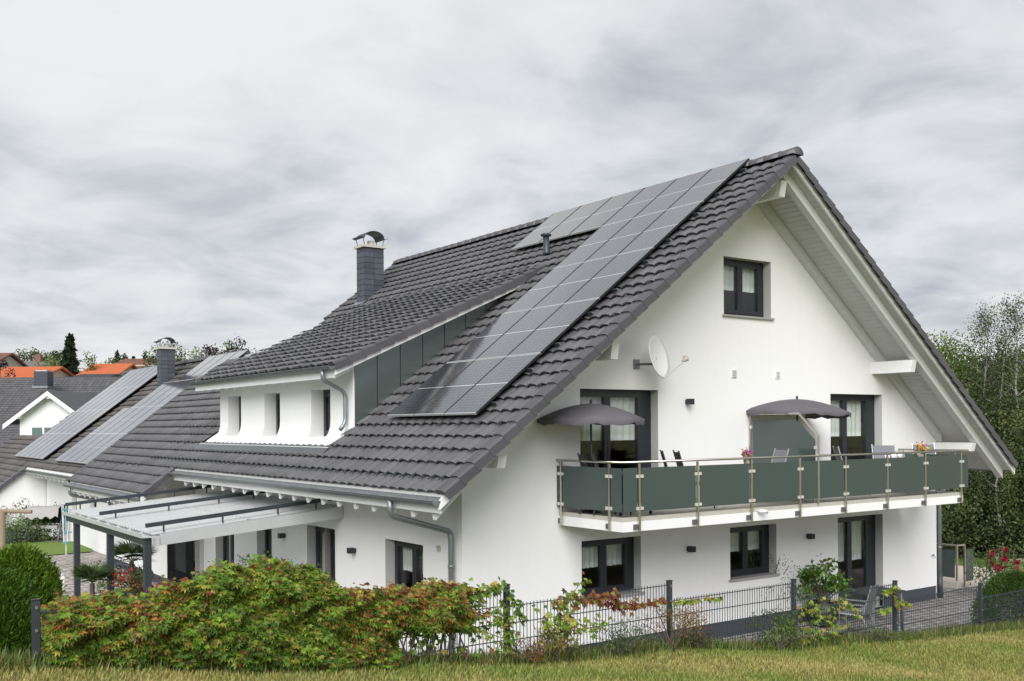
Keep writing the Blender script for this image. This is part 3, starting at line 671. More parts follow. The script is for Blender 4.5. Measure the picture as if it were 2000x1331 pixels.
# -------------------------------------------------- chimney with slate courses and cowl
def chimney(parent, x0, x1, y0, y1, zb, zt, course=.165, cowl=True, mslate=SLATE, rot=None):
    m = MB(); m.box(x0 + .02, y0 + .02, zb, x1 - .02, y1 - .02, zt - .002); ch = build('chimney', m, BLACK, parent)
    z = zb + .02
    while z < zt - .04:
        h = min(course, zt - z) ; 
        for face in range(4):
            L_, a0 = ((x1 - x0), x0) if face in (0, 2) else ((y1 - y0), y0)
            k = max(2, round(L_ / .32)); off = 0
            for i in range(k):
                s0, s1 = a0 + L_ * i / k + .004, a0 + L_ * (i + 1) / k - .004; t0, t1 = .012, .003
                mm = MB(); zz0, zz1 = z, z + h - .006
                if face == 0: P = [(s0, y0 - t0, zz0), (s1, y0 - t0, zz0), (s1, y0 - t1, zz1), (s0, y0 - t1, zz1)]; nv = (0, .018, 0)
                elif face == 2: P = [(s0, y1 + t0, zz0), (s1, y1 + t0, zz0), (s1, y1 + t1, zz1), (s0, y1 + t1, zz1)]; nv = (0, -.018, 0)
                elif face == 1: P = [(x0 - t0, s0, zz0), (x0 - t0, s1, zz0), (x0 - t1, s1, zz1), (x0 - t1, s0, zz1)]; nv = (.018, 0, 0)
                else: P = [(x1 + t0, s0, zz0), (x1 + t0, s1, zz0), (x1 + t1, s1, zz1), (x1 + t1, s0, zz1)]; nv = (-.018, 0, 0)
                mm.prism(P, nv); build('slate', mm, mslate, ch)
        z += course
    m = MB(); m.box(x0 - .07, y0 - .07, zt, x1 + .07, y1 + .07, zt + .075); build('cap_slab', m, CONC, ch)
    cx_, cy_ = (x0 + x1) / 2, (y0 + y1) / 2
    m = MB(); m.lathe((cx_ + .02, cy_, zt + .075), [(.115, 0), (.095, .16), (.075, .16), (.075, .02)], 14); build('flue_pot', m, CONC, ch, smooth=True)
    if cowl:
        R_ = (x1 - x0) * .50; m = MB(); n = 14; th = .012; h0 = zt + .075 + .20
        pr = [(-R_ - .13, .035), (-R_ - .02, .0)] + [(-R_ * math.cos(math.pi * k / n), R_ * .62 * math.sin(math.pi * k / n) + .02) for k in range(n + 1)] + [(R_ + .02, .0), (R_ + .13, .035)]
        pts = [(cx_ + a, y0 - .06, h0 + b) for a, b in pr] + [(cx_ + a, y0 - .06, h0 + b - th) for a, b in pr[::-1]]
        k = len(pts); m.v = pts + [(p[0], y1 + .06, p[2]) for p in pts]; q = len(pr)
        m.f = [(i, (i + 1) % k, k + (i + 1) % k, k + i) for i in range(k)] + [(i, i + 1, k - 2 - i, k - 1 - i) for i in range(q - 1)] + [(k + i, k + i + 1, 2 * k - 2 - i, 2 * k - 1 - i) for i in range(q - 1)]
        build('cowl', m, ANTH2, ch, smooth=False)
        for sx_ in (-1, 1):
            for yy in (y0 + .02, y1 - .02):
                m = MB(); m.tube([(cx_ + sx_ * R_ * .92, yy, zt + .07), (cx_ + sx_ * (R_ + .03), yy, h0 + .01)], .011, 6); build('cowl_stay', m, ANTH2, ch)
    return ch
chimney(house, 4.82, 5.46, 12.78, 13.27, 7.3, 9.58)
m = MB(); m.quad((4.70, 12.66, PL(4.70) + .03), (4.70, 13.39, PL(4.70) + .03), (4.84, 13.39, PL(4.84) + .035), (4.84, 12.66, PL(4.84) + .035)); build('chimney_flashing', m, ZINC, house)
# vent pipe between the panels
vp = np.array((5.12, 4.32, PL(5.12)))
m = MB(); m.tube([vp, vp + (0, 0, .05), vp + (-.02, 0, .42)], [.10, .075, .07], 12); ven = build('vent_pipe', m, ANTH2, house, smooth=True)
m = MB(); m.lathe(tuple(vp + (-.02, 0, .40)), [(.07, 0), (.125, .02), (.125, .06), (.05, .085), (0, .085)], 14); build('vent_cap', m, ANTH2, ven, smooth=True)

# ================================================================== SOLAR PANELS
def pv_mat(name, w, l, tint, grid=.30):
    m = bpy.data.materials.new(name); m.use_nodes = True; nt = m.node_tree; L = nt.links.new; p = nt.nodes['Principled BSDF']
    tc = nd(nt, 'ShaderNodeTexCoord'); sp = nd(nt, 'ShaderNodeSeparateXYZ'); L(tc.outputs['Object'], sp.inputs[0])
    def line(sock, cell, half, off=0.0):
        a = nd(nt, 'ShaderNodeMath', operation='ADD', ins={1: off}); L(sock, a.inputs[0])
        pp = nd(nt, 'ShaderNodeMath', operation='PINGPONG', ins={1: cell / 2}); L(a.outputs[0], pp.inputs[0])
        lt = nd(nt, 'ShaderNodeMath', operation='LESS_THAN', ins={1: half}); L(pp.outputs[0], lt.inputs[0]); return lt.outputs[0]
    def mx_(a, b): q = nd(nt, 'ShaderNodeMath', operation='MAXIMUM'); L(a, q.inputs[0]); L(b, q.inputs[1]); return q.outputs[0]
    g = mx_(line(sp.outputs[0], (w - .04) / 6, .0022, -.02), line(sp.outputs[1], (l - .06) / 20, .0018, -.03))
    big = line(sp.outputs[1], l / 2, .0085)
    oi = nd(nt, 'ShaderNodeObjectInfo'); mr = nd(nt, 'ShaderNodeMapRange', ins={3: .8, 4: 1.25}); L(oi.outputs['Random'], mr.inputs[0])
    base = nd(nt, 'ShaderNodeMix', data_type='RGBA', blend_type='MULTIPLY', ins={0: 1.0}); base.inputs[6].default_value = (*tint, 1); L(mr.outputs[0], base.inputs[7])
    m1 = nd(nt, 'ShaderNodeMix', data_type='RGBA'); L(g, m1.inputs[0]); L(base.outputs[2], m1.inputs[6]); m1.inputs[7].default_value = (grid, grid, grid, 1)
    m2 = nd(nt, 'ShaderNodeMix', data_type='RGBA'); L(big, m2.inputs[0]); L(m1.outputs[2], m2.inputs[6]); m2.inputs[7].default_value = (.72, .72, .72, 1)
    L(m2.outputs[2], p.inputs['Base Color']); p.inputs['Roughness'].default_value = .6; p.inputs['Specular IOR Level'].default_value = .1
    n = nd(nt, 'ShaderNodeTexNoise', ins={'Scale': 9.0, 'Detail': 3.0}); L(tc.outputs['Object'], n.inputs['Vector'])
    b = nd(nt, 'ShaderNodeBump', ins={'Strength': .03, 'Distance': .01}); L(n.outputs[0], b.inputs['Height'])
    g_ = nd(nt, 'ShaderNodeBsdfGlossy', ins={'Roughness': .10}); L(b.outputs[0], g_.inputs['Normal']); f0 = nd(nt, 'ShaderNodeFresnel', ins={0: 1.5}); fr = nd(nt, 'ShaderNodeMath', operation='MULTIPLY_ADD', use_clamp=True, ins={1: 1.45, 2: .20}); L(f0.outputs[0], fr.inputs[0])
    ms = nd(nt, 'ShaderNodeMixShader'); L(fr.outputs[0], ms.inputs[0]); L(p.outputs[0], ms.inputs[1]); L(g_.outputs[0], ms.inputs[2]); L(ms.outputs[0], nt.nodes['Material Output'].inputs[0])
    MATS[name] = m; return m
PVW, PVL = 1.005, 1.665
PV1 = pv_mat('pv_cells', PVW, PVL, (.022, .022, .032)); PV2 = pv_mat('pv_cells_brownish', 1.12, PVL, (.034, .029, .025), .22)
def panel_meshes(w, l, pm, tagn):
    g = MB(); g.box(.012, .012, 0, w - .012, l - .012, .030); gm = raw_mesh('glass_' + tagn, g, pm)
    a = MB(); q = .0125; o_ = [(0, 0), (w, 0), (w, l), (0, l)]; i_ = [(q, q), (w - q, q), (w - q, l - q), (q, l - q)]
    a.v = [(x, y, z) for z in (-.005, .034) for ring in (o_, i_) for x, y in ring]
    for k in range(4):
        j = (k + 1) % 4; a.f += [(k, j, 8 + j, 8 + k), (4 + j, 4 + k, 12 + k, 12 + j), (8 + k, 8 + j, 12 + j, 12 + k), (j, k, 4 + k, 4 + j)]
    am = raw_mesh('frame_' + tagn, a, ALU); am.materials.append(BLACK)
    am.polygons.foreach_set('material_index', [0 if k % 2 == 0 else 1 for k in range(4) for _ in range(4)])
    return gm, am
PM1 = panel_meshes(PVW, PVL, PV1, 'a'); PM2 = panel_meshes(1.12, PVL, PV2, 'b')
def solar(p, v, n, meshes, label, group):
    t = bpy.data.objects.new('solar_panel', None); COL.objects.link(t); t['label'] = label; t['category'] = 'solar panel'; t['group'] = group; t.empty_display_size = .2
    B = np.array(((0, -1, 0), v, n)).T; t.matrix_world = Matrix([[*B[0], p[0]], [*B[1], p[1]], [*B[2], p[2]], [0, 0, 0, 1]])
    for nm, me in zip(('glass', 'frame'), meshes):
        c = bpy.data.objects.new(nm, me); COL.objects.link(c); c.parent = t
    return t
ROWN = ['lowest', 'second', 'third', 'fourth', 'top']; COLN = ['beside the verge tiles', 'in the middle column', 'on the dormer side']
x0 = .16 + nL[0] * .0; s_row = PVL + .022
base = np.array((.115 - nL[0] * 0, 0, 0.0)); 
def pv_pos(x_surf, y, off): p = np.array((x_surf, y, PL(x_surf))); return p + nL * off
xs0 = .135 - nL[0] * .105           # so that the raised glass starts where the photo shows it
for r in range(5):
    for c in range(3):
        yy = -.28 + (c + 1) * (PVW + .012)
        p = pv_pos(xs0, yy, .105) + vL * r * s_row
        solar(p, vL, nL, PM1, f'black solar panel, {ROWN[r]} row of the main roof array, {COLN[c]}', 'solar panels on the main roof')
for c in range(3):
    yy = -.28 + 3 * (PVW + .012) + (c + 1) * 1.135
    p = pv_pos(xs0, yy, .105) + vL * 4 * s_row
    solar(p, vL, nL, PM2, ['brownish solar panel under the ridge, adjoining the tall array', 'brownish solar panel under the ridge, middle one of three', 'brownish solar panel under the ridge, nearest the main chimney'][c], 'solar panels on the main roof')
for r in range(5):
    for f_ in (.22, .78):
        p = pv_pos(xs0, 0, .045) + vL * (r + f_) * s_row; y1_ = 2.85 if r < 4 else 6.25
        m = MB(); m.obox((p[0], (y1_ - .36) / 2, p[2]), (0, (y1_ + .36) / 2, 0), vL * .02, nL * .03); build('mounting_rail', m, ALU if False else ANTH2, roof)
        m = MB(); m.obox((p[0], -.37, p[2]), (0, .010, 0), vL * .016, nL * .022); build('rail_end_clamp', m, ZINC, roof)

# ================================================================== BALCONY
BY, BX0, BX1 = -1.70, 2.03, 12.0
m = MB(); m.box(BX0, BY, 2.50, BX1, -.003, 2.665); bal = build('balcony', m, PLASTER2, house)
m = MB(); m.box(BX0 + .004, BY + .004, 2.667, BX1 - .004, -.004, 2.735); build('balcony_floor', m, CONC, bal)
rail = thing('balcony_railing', 'stainless steel railing with grey-green glass panes around the upper balcony', 'railing', (7.0, BY, 2.5))
pxs = [2.366, 3.726, 5.096, 6.447, 7.821, 9.19, 10.526, 11.883]
def post(x, y, ax):
    m = MB(); w = (.022, .011) if ax == 'x' else (.011, .022)
    m.box(x - w[0], y - w[1], 2.50, x + w[0], y + w[1], 3.62)
    sx_, sy_ = (.05, 0) if ax == 'x' else (0, .05)
    o = build('post', m, STEEL, rail)
    m = MB()
    if ax == 'x': m.box(x - .115, y + .006, 2.535, x - .03, y + .028, 2.62)
    else: m.box(x + .012, y + .03, 2.535, x + .028, y + .115, 2.62)
    build('wall_plate', m, ZINCD, o)
    for z in (3.41, 2.88):
        for s in (-1, 1):
            m = MB(); X, Y = x + s * sx_, y + s * sy_; m.box(X - .026, Y - .026, z - .026, X + .026, Y + .026, z + .026); build('clamp', m, STEELB, o)
for x in pxs: post(x, BY - .035, 'x')
for y in (-.125, -1.41): post(BX0 - .035, y, 'y')
for y in (-.125, -1.41): post(BX1 + .16, y, 'y')
ends = [BX0 - .02] + pxs + [BX1 + .15]
for a, b in zip(ends[:-1], ends[1:]):
    m = MB(); ga = a + (.045 if a in pxs else 0); gb = b - (.045 if b in pxs else 0); m.box(ga, BY - .040, 2.83, gb, BY - .030, 3.55); build('glass_pane', m, BGLASS, rail)
for X in (BX0 - .035, BX1 + .16):
    for a, b in ((BY - .015, -1.455), (-1.365, -.17), (-.08, -.006)):
        m = MB(); m.box(X - .005, a, 2.83, X + .005, b, 3.55); build('glass_pane', m, BGLASS, rail)
m = MB(); m.tube([(BX0 - .035, -.002, 3.645), (BX0 - .035, BY - .035, 3.645), (BX1 + .16, BY - .035, 3.645), (BX1 + .16, -.002, 3.645)], .0215, 10); build('handrail', m, STEEL, rail, smooth=True)

# privacy screen standing out from the wall
SX = on_y(1466, 812, -.06)[0]
sc = thing('privacy_screen', 'grey glass privacy screen with chamfered corner dividing the balcony', 'screen', (SX, -.8, 2.74))
a_ = on_x(1560, 808, SX); b_ = on_x(1598, 852, SX); zt_ = a_[2]
P = [(-.06, zt_), (a_[1], zt_), (b_[1], b_[2]), (b_[1], 2.74)]
m = MB(); m.tube([(SX, -.06, 2.74), (SX, -.06, zt_), (SX, a_[1], zt_), (SX, b_[1], b_[2]), (SX, b_[1], 2.74)], .024, 8); build('frame', m, STEEL, sc)
m = MB(); q = [(-.12, 2.86), (-.12, zt_ - .13), (a_[1] + .05, zt_ - .13), (b_[1] + .07, b_[2] - .08), (b_[1] + .07, 2.86)]
m.prism([(SX - .005, y, z) for y, z in q], (.01, 0, 0)); build('glass_pane', m, BGLASS, sc)
for y, z in ((-.06, 4.2), (-.06, 3.2), (b_[1], 3.8), (b_[1], 3.1)):
    m = MB(); m.box(SX - .03, y - .05 if y > -.5 else y, z - .03, SX + .03, y if y > -.5 else y + .08, z + .03); build('clamp', m, STEELB, sc)

# parasols
def parasol(name, label, c, ztip, R_, zrim, zfloor, tilt=(0, 0)):
    t = thing(name, label, 'parasol', (c[0], c[1], zfloor)); n = 8; sub = 6; V = []; F = []; c = np.array((c[0], c[1], 0.0))
    rings = 6
    def pt(k, r, dz=0, rs=1):
        a = 2 * math.pi * k / (n * sub) + .2; rib = abs(((k % sub) / sub) - .5) * 2       # 1 on a rib
        rr = r * (1 - (1 - rib ** 2) * .055 * r) * R_; z = ztip - (ztip - zrim) * (r ** 1.75) - (1 - rib) * .012 * r
        return (c[0] + rr * math.cos(a) * rs, c[1] + rr * math.sin(a) * rs, z + dz + tilt[0] * rr * math.cos(a) + tilt[1] * rr * math.sin(a))
    for i in range(rings + 1):
        for k in range(n * sub): V.append(pt(k, max(i / rings, .02)))
    for k in range(n * sub):
        rib = abs(((k % sub) / sub) - .5) * 2; V.append(pt(k, 1.0, -.085 + (.03 if k % sub == 0 else 0) - .012 * math.sin(k * 1.9), .99))
    m_ = n * sub
    for i in range(rings + 1):
        for k in range(m_): F.append((i * m_ + k, i * m_ + (k + 1) % m_, (i + 1) * m_ + (k + 1) % m_, (i + 1) * m_ + k))
    fastmesh('canopy', V, F, UMB, parent=t)
    m = MB(); m.tube([(c[0], c[1], zfloor + .05), (c[0], c[1], ztip)], .018, 10); build('pole', m, ANTH2, t, smooth=True)
    m = MB(); m.lathe((c[0], c[1], ztip), [(.0, .07), (.02, .06), (.026, .03), (.02, 0), (.035, -.01)], 10); build('finial', m, BLACK, t, smooth=True)
    for k in range(n):
        p0 = pt(k * sub, .04, -.015); p1 = pt(k * sub, .97, -.015); m = MB(); m.tube([p0, pt(k * sub, .5, -.015), p1], .006, 5); build('rib', m, ANTH2, t)
    m = MB(); m.lathe((c[0], c[1], zfloor), [(.0, .08), (.04, .08), (.05, .05), (.17, .04), (.18, 0)], 16); build('base', m, BLACK, t, smooth=True)
    return t
parasol('parasol', 'grey parasol with scalloped edge standing in front of the double balcony door near the dish', on_y(1154, 790, -.55)[:2], 4.64, .95, 4.36, 2.74, (.0, .01))
parasol('parasol', 'wide charcoal parasol behind the glass privacy screen', (7.88, -.52), 4.77, 1.12, 4.50, 2.74, (-.04, .0))

# chairs
def chair_proto(label, sm, fm, loc, rotz):
    t = bpy.data.objects.new('garden_chair', None); COL.objects.link(t); t.location = loc; t.rotation_euler = (0, 0, rotz); t['label'] = label; t['category'] = 'chair'; WL[t.name] = np.zeros(3); t.empty_display_size = .2
    m = MB(); m.prism([(-.24, -.24, .45), (.24, -.24, .45), (.24, .20, .42), (-.24, .20, .42)], (0, 0, .012)); build('seat', m, sm, t)
    m = MB(); m.prism([(-.24, .22, .44), (.24, .22, .44), (.24, .37, 1.02), (-.24, .37, 1.02)], (0, .012, 0)); build('backrest', m, sm, t)
    for s in (-1, 1):
        x = s * .265
        m = MB(); m.tube([(x, -.27, 0), (x, -.25, .64)], .014, 6); build('leg', m, fm, t)
        m = MB(); m.tube([(x, .36, 0), (x, .20, .42)], .014, 6); build('leg', m, fm, t)
        m = MB(); m.tube([(x, .20, .42), (x, .38, 1.05)], .014, 6); build('back_frame', m, fm, t)
        m = MB(); m.tube([(x, -.26, .45), (x, .20, .43)], .014, 6); build('seat_rail', m, fm, t)
        m = MB(); m.box(x - .022, -.28, .635, x + .022, .26, .66); build('armrest', m, sm if fm is BLACK else fm, t)
    return t
def bp(u, y): p = on_y(u, 880, y); return (p[0], p[1], 2.737)
cd = chair_proto('black garden chair under the parasol by the balcony door, closer to the door', SLINGD, BLACK, bp(1176, -.75), rad(40))
copy_tree(cd, bp(1201, -1.05), 'black garden chair under the parasol by the balcony door, closer to the railing', rad(46))
copy_tree(cd, bp(1332, -.7), 'black slatted chair back by the bare wall below the wall lamp, nearer the dish', rad(50))
copy_tree(cd, bp(1360, -.9), 'black slatted chair back by the bare wall below the wall lamp, nearer the screen', rad(56))
cg = chair_proto('grey mesh chair with pale frame in front of the privacy screen, beside the flower pot', SLING, CHROME, bp(1492, -1.1), rad(-112))
copy_tree(cg, bp(1545, -1.2), 'grey mesh chair with pale frame in front of the privacy screen, beside its chamfered end', rad(-118))
copy_tree(cg, bp(1668, -.95), 'grey mesh chair with its back to the right-hand balcony door', rad(48))
copy_tree(cg, bp(1738, -.6), 'grey mesh chair facing out beside the jamb of the right-hand balcony door', rad(-35))
copy_tree(cg, bp(1818, -.75), 'grey mesh chair at the end of the balcony behind the yellow flowers', rad(-32))
def table(label, loc, w, d, h, tm, fm):
    t = thing('garden_table', label, 'table', loc); x, y, z = loc
    m = MB(); m.box(x - w / 2, y - d / 2, z + h - .03, x + w / 2, y + d / 2, z + h); build('table_top', m, tm, t)
    for sx_ in (-1, 1):
        for sy_ in (-1, 1):
            m = MB(); X, Y = x + sx_ * (w / 2 - .06), y + sy_ * (d / 2 - .06); m.box(X - .018, Y - .018, z, X + .018, Y + .018, z + h - .031); build('leg', m, fm, t)
    return t
p = on_y(1770, 880, -1.15); table('dark garden table at the end of the balcony set with white crockery', (p[0], p[1], 2.737), 1.3, .8, .74, SLINGD, CHROME)
WHITECER = mat('white_crockery', (.78, .78, .76), .25)
for k, u in enumerate((1733, 1745, 1757)):
    q = on_y(u, 893, -1.2); m = MB(); m.lathe((q[0], q[1], 3.48), [(.0, 0), (.045, 0), (.055, .10 + .03 * k), (.05, .10 + .03 * k), (.04, .01)], 14)
    tag(build('cup', m, WHITECER, None, smooth=True, loc=(q[0], q[1], 3.48)), ['short white cup on the balcony table nearest the balcony door', 'middle-sized white cup on the balcony table', 'tall white cup on the balcony table'][k], 'cup')
p = on_y(1190, 880, -1.35); table('dark garden table under the parasol by the dish-side balcony door', (p[0] + .5, -1.1, 2.737), .8, .8, .72, SLINGD, BLACK)

# flower pots on the handrail
def rail_flowers(u, cols, label):
    p = on_y(u, 893, BY - .035); x = p[0]; t = thing('flower_pot', label, 'flower pot', (x, BY + .06, 3.50))
    m = MB(); m.lathe((x, BY + .06, 3.50), [(.0, 0), (.055, 0), (.075, .15), (.065, .15), (.05, .03)], 14); build('pot', m, CONC, t, smooth=True)
    n = 90; c = np.array((x, BY + .06, 3.72)); P = c + RNG.normal(size=(n, 3)) * (.05, .05, .05); A = rnd_dirs(n) + (0, 0, .6); N = rnd_dirs(n)
    V, F = leaf_quads(P, A, N, RNG.uniform(.04, .08, n), RNG.uniform(.03, .05, n)); col = np.array([cols[i] for i in RNG.integers(0, len(cols), n)])
    fastmesh('blossoms', V, F, LEAF, parent=t, colors=jitter_cols(col, n, .2, .08), kind='stuff')
    n = 40; P = c - (0, 0, .06) + RNG.normal(size=(n, 3)) * .035; V, F = leaf_quads(P, rnd_dirs(n), rnd_dirs(n), RNG.uniform(.05, .1, n), RNG.uniform(.02, .04, n))
    fastmesh('leaves', V, F, LEAF, parent=t, colors=jitter_cols((.07, .12, .03), n), kind='stuff')
rail_flowers(1467, [(.5, .12, .30), (.35, .10, .5), (.75, .35, .06), (.6, .3, .3)], 'small pot of pink and violet flowers on the railing before the privacy screen')
rail_flowers(1806, [(.85, .50, .02), (.85, .55, .05), (.6, .08, .35)], 'small pot of yellow and magenta flowers on the railing near the balcony end')

# satellite dish
dc = at_depth(1287, 697, 17.0); dc = on_y(1287, 697, -.55)
dn = unit(-CD * .55 + CR * .80 + CU * .22); dish = thing('satellite_dish', 'white satellite dish on a wall bracket beside the balcony door', 'satellite dish', tuple(on_y(1240, 712, 0)))
e1 = unit(np.cross(CU, dn)); e2 = np.cross(dn, e1)
V = []; F = []; R_ = .40
for i in range(7):
    r = i / 6
    for k in range(28):
        a = 2 * math.pi * k / 28; V.append(dc + e1 * R_ * .93 * r * math.cos(a) + e2 * R_ * 1.03 * r * math.sin(a) - dn * .085 * (1 - r * r))
for i in range(6):
    for k in range(28): F.append((i * 28 + k, i * 28 + (k + 1) % 28, (i + 1) * 28 + (k + 1) % 28, (i + 1) * 28 + k))
DISHM = mat('dish_white', (.74, .74, .73), .45, var=.05)
ds = fastmesh('reflector', V, F, DISHM, parent=dish, smooth=True)
sol = ds.modifiers.new('solid', 'SOLIDIFY'); sol.thickness = .016
bot = dc - e2 * R_ * 1.03; lnb = on_y(1338, 703, dc[1] - .30)
m = MB(); m.tube([dc - e2 * R_ * .75 - dn * .09, bot, lnb - CU * .02], .013, 6); build('feed_arm', m, ALU, dish)
m = MB(); m.tube([lnb - dn * .06, lnb + dn * .07], [.045, .032], 10).box(*(lnb - .03), *(lnb + (.035, .035, .075))); build('receiver', m, CONC, dish)
wb = on_y(1242, 712, 0); m = MB(); m.box(wb[0] - .07, -.03, wb[2] - .09, wb[0] + .07, -.002, wb[2] + .09); build('wall_plate', m, ZINC, dish)
mp_ = on_y(1258, 700, -.45); m = MB(); m.tube([(wb[0], -.02, wb[2]), (wb[0], mp_[1], wb[2] - .02)], .022, 8).tube([(wb[0], mp_[1], wb[2] - .05), (wb[0], mp_[1], wb[2] + .26)], .024, 8).tube([(wb[0], mp_[1], wb[2] + .12), dc - dn * .09], .03, 8); build('bracket', m, ZINCD, dish)

# wall lamps, vents
def wall_lamp(u, v, wall, label):
    if wall == 'g': p = on_y(u, v, 0); d = np.array((0, -1.0, 0)); s = np.array((1.0, 0, 0))
    else: p = on_x(u, v, 0); d = np.array((-1.0, 0, 0)); s = np.array((0, 1.0, 0))
    t = thing('wall_lamp', label, 'wall lamp', tuple(p)); z = np.array((0, 0, 1.0))
    m = MB(); m.obox(p + d * .02, s * .04, d * .018, z * .04); build('mount', m, ANTH, t)
    m = MB(); m.obox(p + d * .10, s * .055, d * .06, z * .055); build('lamp_body', m, ANTH, t)
    m = MB(); m.obox(p + d * .10 - z * .057, s * .03, d * .03, z * .004); build('lens', m, ALU, t)
wall_lamp(1341, 785, 'g', 'dark cube wall lamp above the balcony between dish and privacy screen')
wall_lamp(1344, 1072, 'g', 'dark cube wall lamp under the balcony between the two small windows')
wall_lamp(1577, 1047, 'g', 'dark cube wall lamp under the balcony beside the terrace door')
wall_lamp(694, 1075, 'l', 'dark cube wall lamp on the eave wall between the last window and the patio roof')
wall_lamp(557, 1046, 'l', 'dark cube wall lamp on the eave wall under the patio roof')
for u, v, lab in ((1433, 730, 'louvred white vent grille on the gable wall'), (1518, 732, 'plain square white vent cover on the gable wall')):
    p = on_y(u, v, 0); t = thing('wall_vent', lab, 'vent', tuple(p))
    m = MB(); m.box(p[0] - .075, -.018, p[2] - .085, p[0] + .075, -.002, p[2] + .085); build('cover', m, PLASTER2, t)
    for k in range(4 if 'louvred' in lab else 1):
        m = MB(); z = p[2] - .06 + k * .037
        if 'louvred' in lab: m.prism([(p[0] - .06, -.019, z), (p[0] - .06, -.034, z - .012), (p[0] - .06, -.019, z + .02)], (.12, 0, 0))
        else: m.box(p[0] - .05, -.028, p[2] - .06, p[0] + .05, -.019, p[2] + .06)
        build('slat', m, ALU, t)
p = on_y(1640 + 555 / 3.089, 900 + 572 / 3.089, 0); t = thing('outdoor_tap', 'small metal tap on the gable wall near the corner downpipe', 'tap', tuple(p))
m = MB(); m.tube([p, p + (0, -.07, 0), p + (0, -.09, -.05)], .012, 6); build('spout', m, ZINC, t); m = MB(); m.box(p[0] - .03, -.06, p[2] + .012, p[0] + .03, -.04, p[2] + .03); build('tap_handle', m, ZINC, t)
p = on_y(1340 + 515 / 3.588, 960 + 138 / 3.588, BY - .06); t = thing('security_camera', 'small white security camera on the balcony edge', 'camera', tuple(p))
m = MB(); m.tube([p, p + (.16, -.05, -.02)], .035, 10); build('camera_body', m, DISHM, t, smooth=True); m = MB(); m.tube([p, p + (0, .06, 0)], .015, 6); build('bracket', m, DISHM, t)
p = on_x(400 + 1645 / 3.588, 960 + 400 / 3.588, 0); t = thing('outdoor_socket', 'small cream outdoor socket with flap on the eave wall beside the downpipe', 'socket', tuple(p))
m = MB(); m.box(-.03, p[1] - .04, p[2] - .05, -.002, p[1] + .04, p[2] + .05); build('socket_box', m, CONC, t); m = MB(); m.box(-.06, p[1] - .045, p[2] + .02, -.028, p[1] + .045, p[2] + .035); build('flap', m, CONC, t)

# ================================================================== PATIO ROOF
pt = thing('patio_roof', 'aluminium patio roof with translucent sheets and dark awning tracks on anthracite posts', 'patio roof', (-2.0, 7.5, 0))
XO = -3.80; zi, zo = 2.66, 2.33
def pz_(x): return zo + (zi - zo) * (x - XO) / (0 - XO)
m = MB(); m.prism([(XO + .18, 4.40, pz_(XO + .18) + .0), (-.005, 4.40, pz_(0)), (-.005, 4.40, pz_(0) - .22), (XO + .18, 4.40, pz_(XO + .18) - .20)], (0, .06, 0)); build('side_beam', m, ALU, pt)
m = MB(); m.prism([(XO + .18, 10.98, pz_(XO + .18)), (-.005, 10.98, pz_(0)), (-.005, 10.98, pz_(0) - .22), (XO + .18, 10.98, pz_(XO + .18) - .20)], (0, .06, 0)); build('side_beam', m, ALU, pt)
m = MB(); m.box(XO - .02, 4.70, zo - .20, XO + .11, 11.1, zo - .07); build('front_beam', m, ANTH2, pt)
m = MB(); m.box(XO - .09, 4.62, zo - .055, XO + .10, 11.12, zo - .035).box(XO - .10, 4.62, zo - .055, XO - .085, 11.12, zo + .02).box(XO + .10, 4.41, zo - .20, XO + .16, 4.62, zo - .02); build('front_gutter', m, ALU, pt)
for y in (4.70, 7.31, 10.25):
    m = MB(); m.box(XO - .015, y, -.05, XO + .105, y + .13, zo - .201); build('post', m, ANTH2, pt)
m = MB(); m.box(-.08, 4.46, zi - .16, -.003, 10.97, zi - .02); build('wall_plate', m, ALU, pt)
nsh = 8; wsh = (10.97 - 4.47) / nsh
for k in range(nsh):
    y0_ = 4.47 + k * wsh + .01; y1_ = y0_ + wsh - .02; rb = 4; pr = []
    for i in range(rb):
        a = y0_ + (y1_ - y0_) * i / rb; b = y0_ + (y1_ - y0_) * (i + 1) / rb; q = (b - a)
        pr += [(a, 0), (a + q * .62, 0), (a + q * .70, .03), (a + q * .92, .03)]
    pr.append((y1_, 0))
    V = []
    for x in (XO + .06, -.05): V += [(x, y, pz_(x) + .006 + z) for y, z in pr]
    n = len(pr); fastmesh('roof_sheet', V, [(i, i + 1, n + i + 1, n + i) for i in range(n - 1)], PATIOG, parent=pt)
for k in range(1, nsh):
    y_ = 4.47 + k * wsh; m = MB(); m.prism([(XO + .06, y_ - .022, pz_(XO + .06) - .012), (-.02, y_ - .022, pz_(-.02) - .012), (-.02, y_ - .022, pz_(-.02) - .13), (XO + .06, y_ - .022, pz_(XO + .06) - .13)], (0, .044, 0)); build('rafter', m, ALU, pt)
m = MB(); m.box(-1.95, 4.47, pz_(-1.95) + .028, -1.91, 10.97, pz_(-1.91) + .04); build('cross_strip', m, ALU, pt)
for y in (4.62, 7.95, 11.12):
    o_ = XO - .02
    m = MB(); m.bar((o_, y, pz_(o_) + .17), (-.15, y, pz_(-.15) + .17), .06, .075); tr = build('awning_track', m, ANTH2, pt)
    for x in (-3.5, -2.4, -1.3, -.5):
        m = MB(); m.box(x - .012, y - .02, pz_(x) - .0, x + .012, y + .02, pz_(x) + .135); build('track_foot', m, ANTH2, tr)

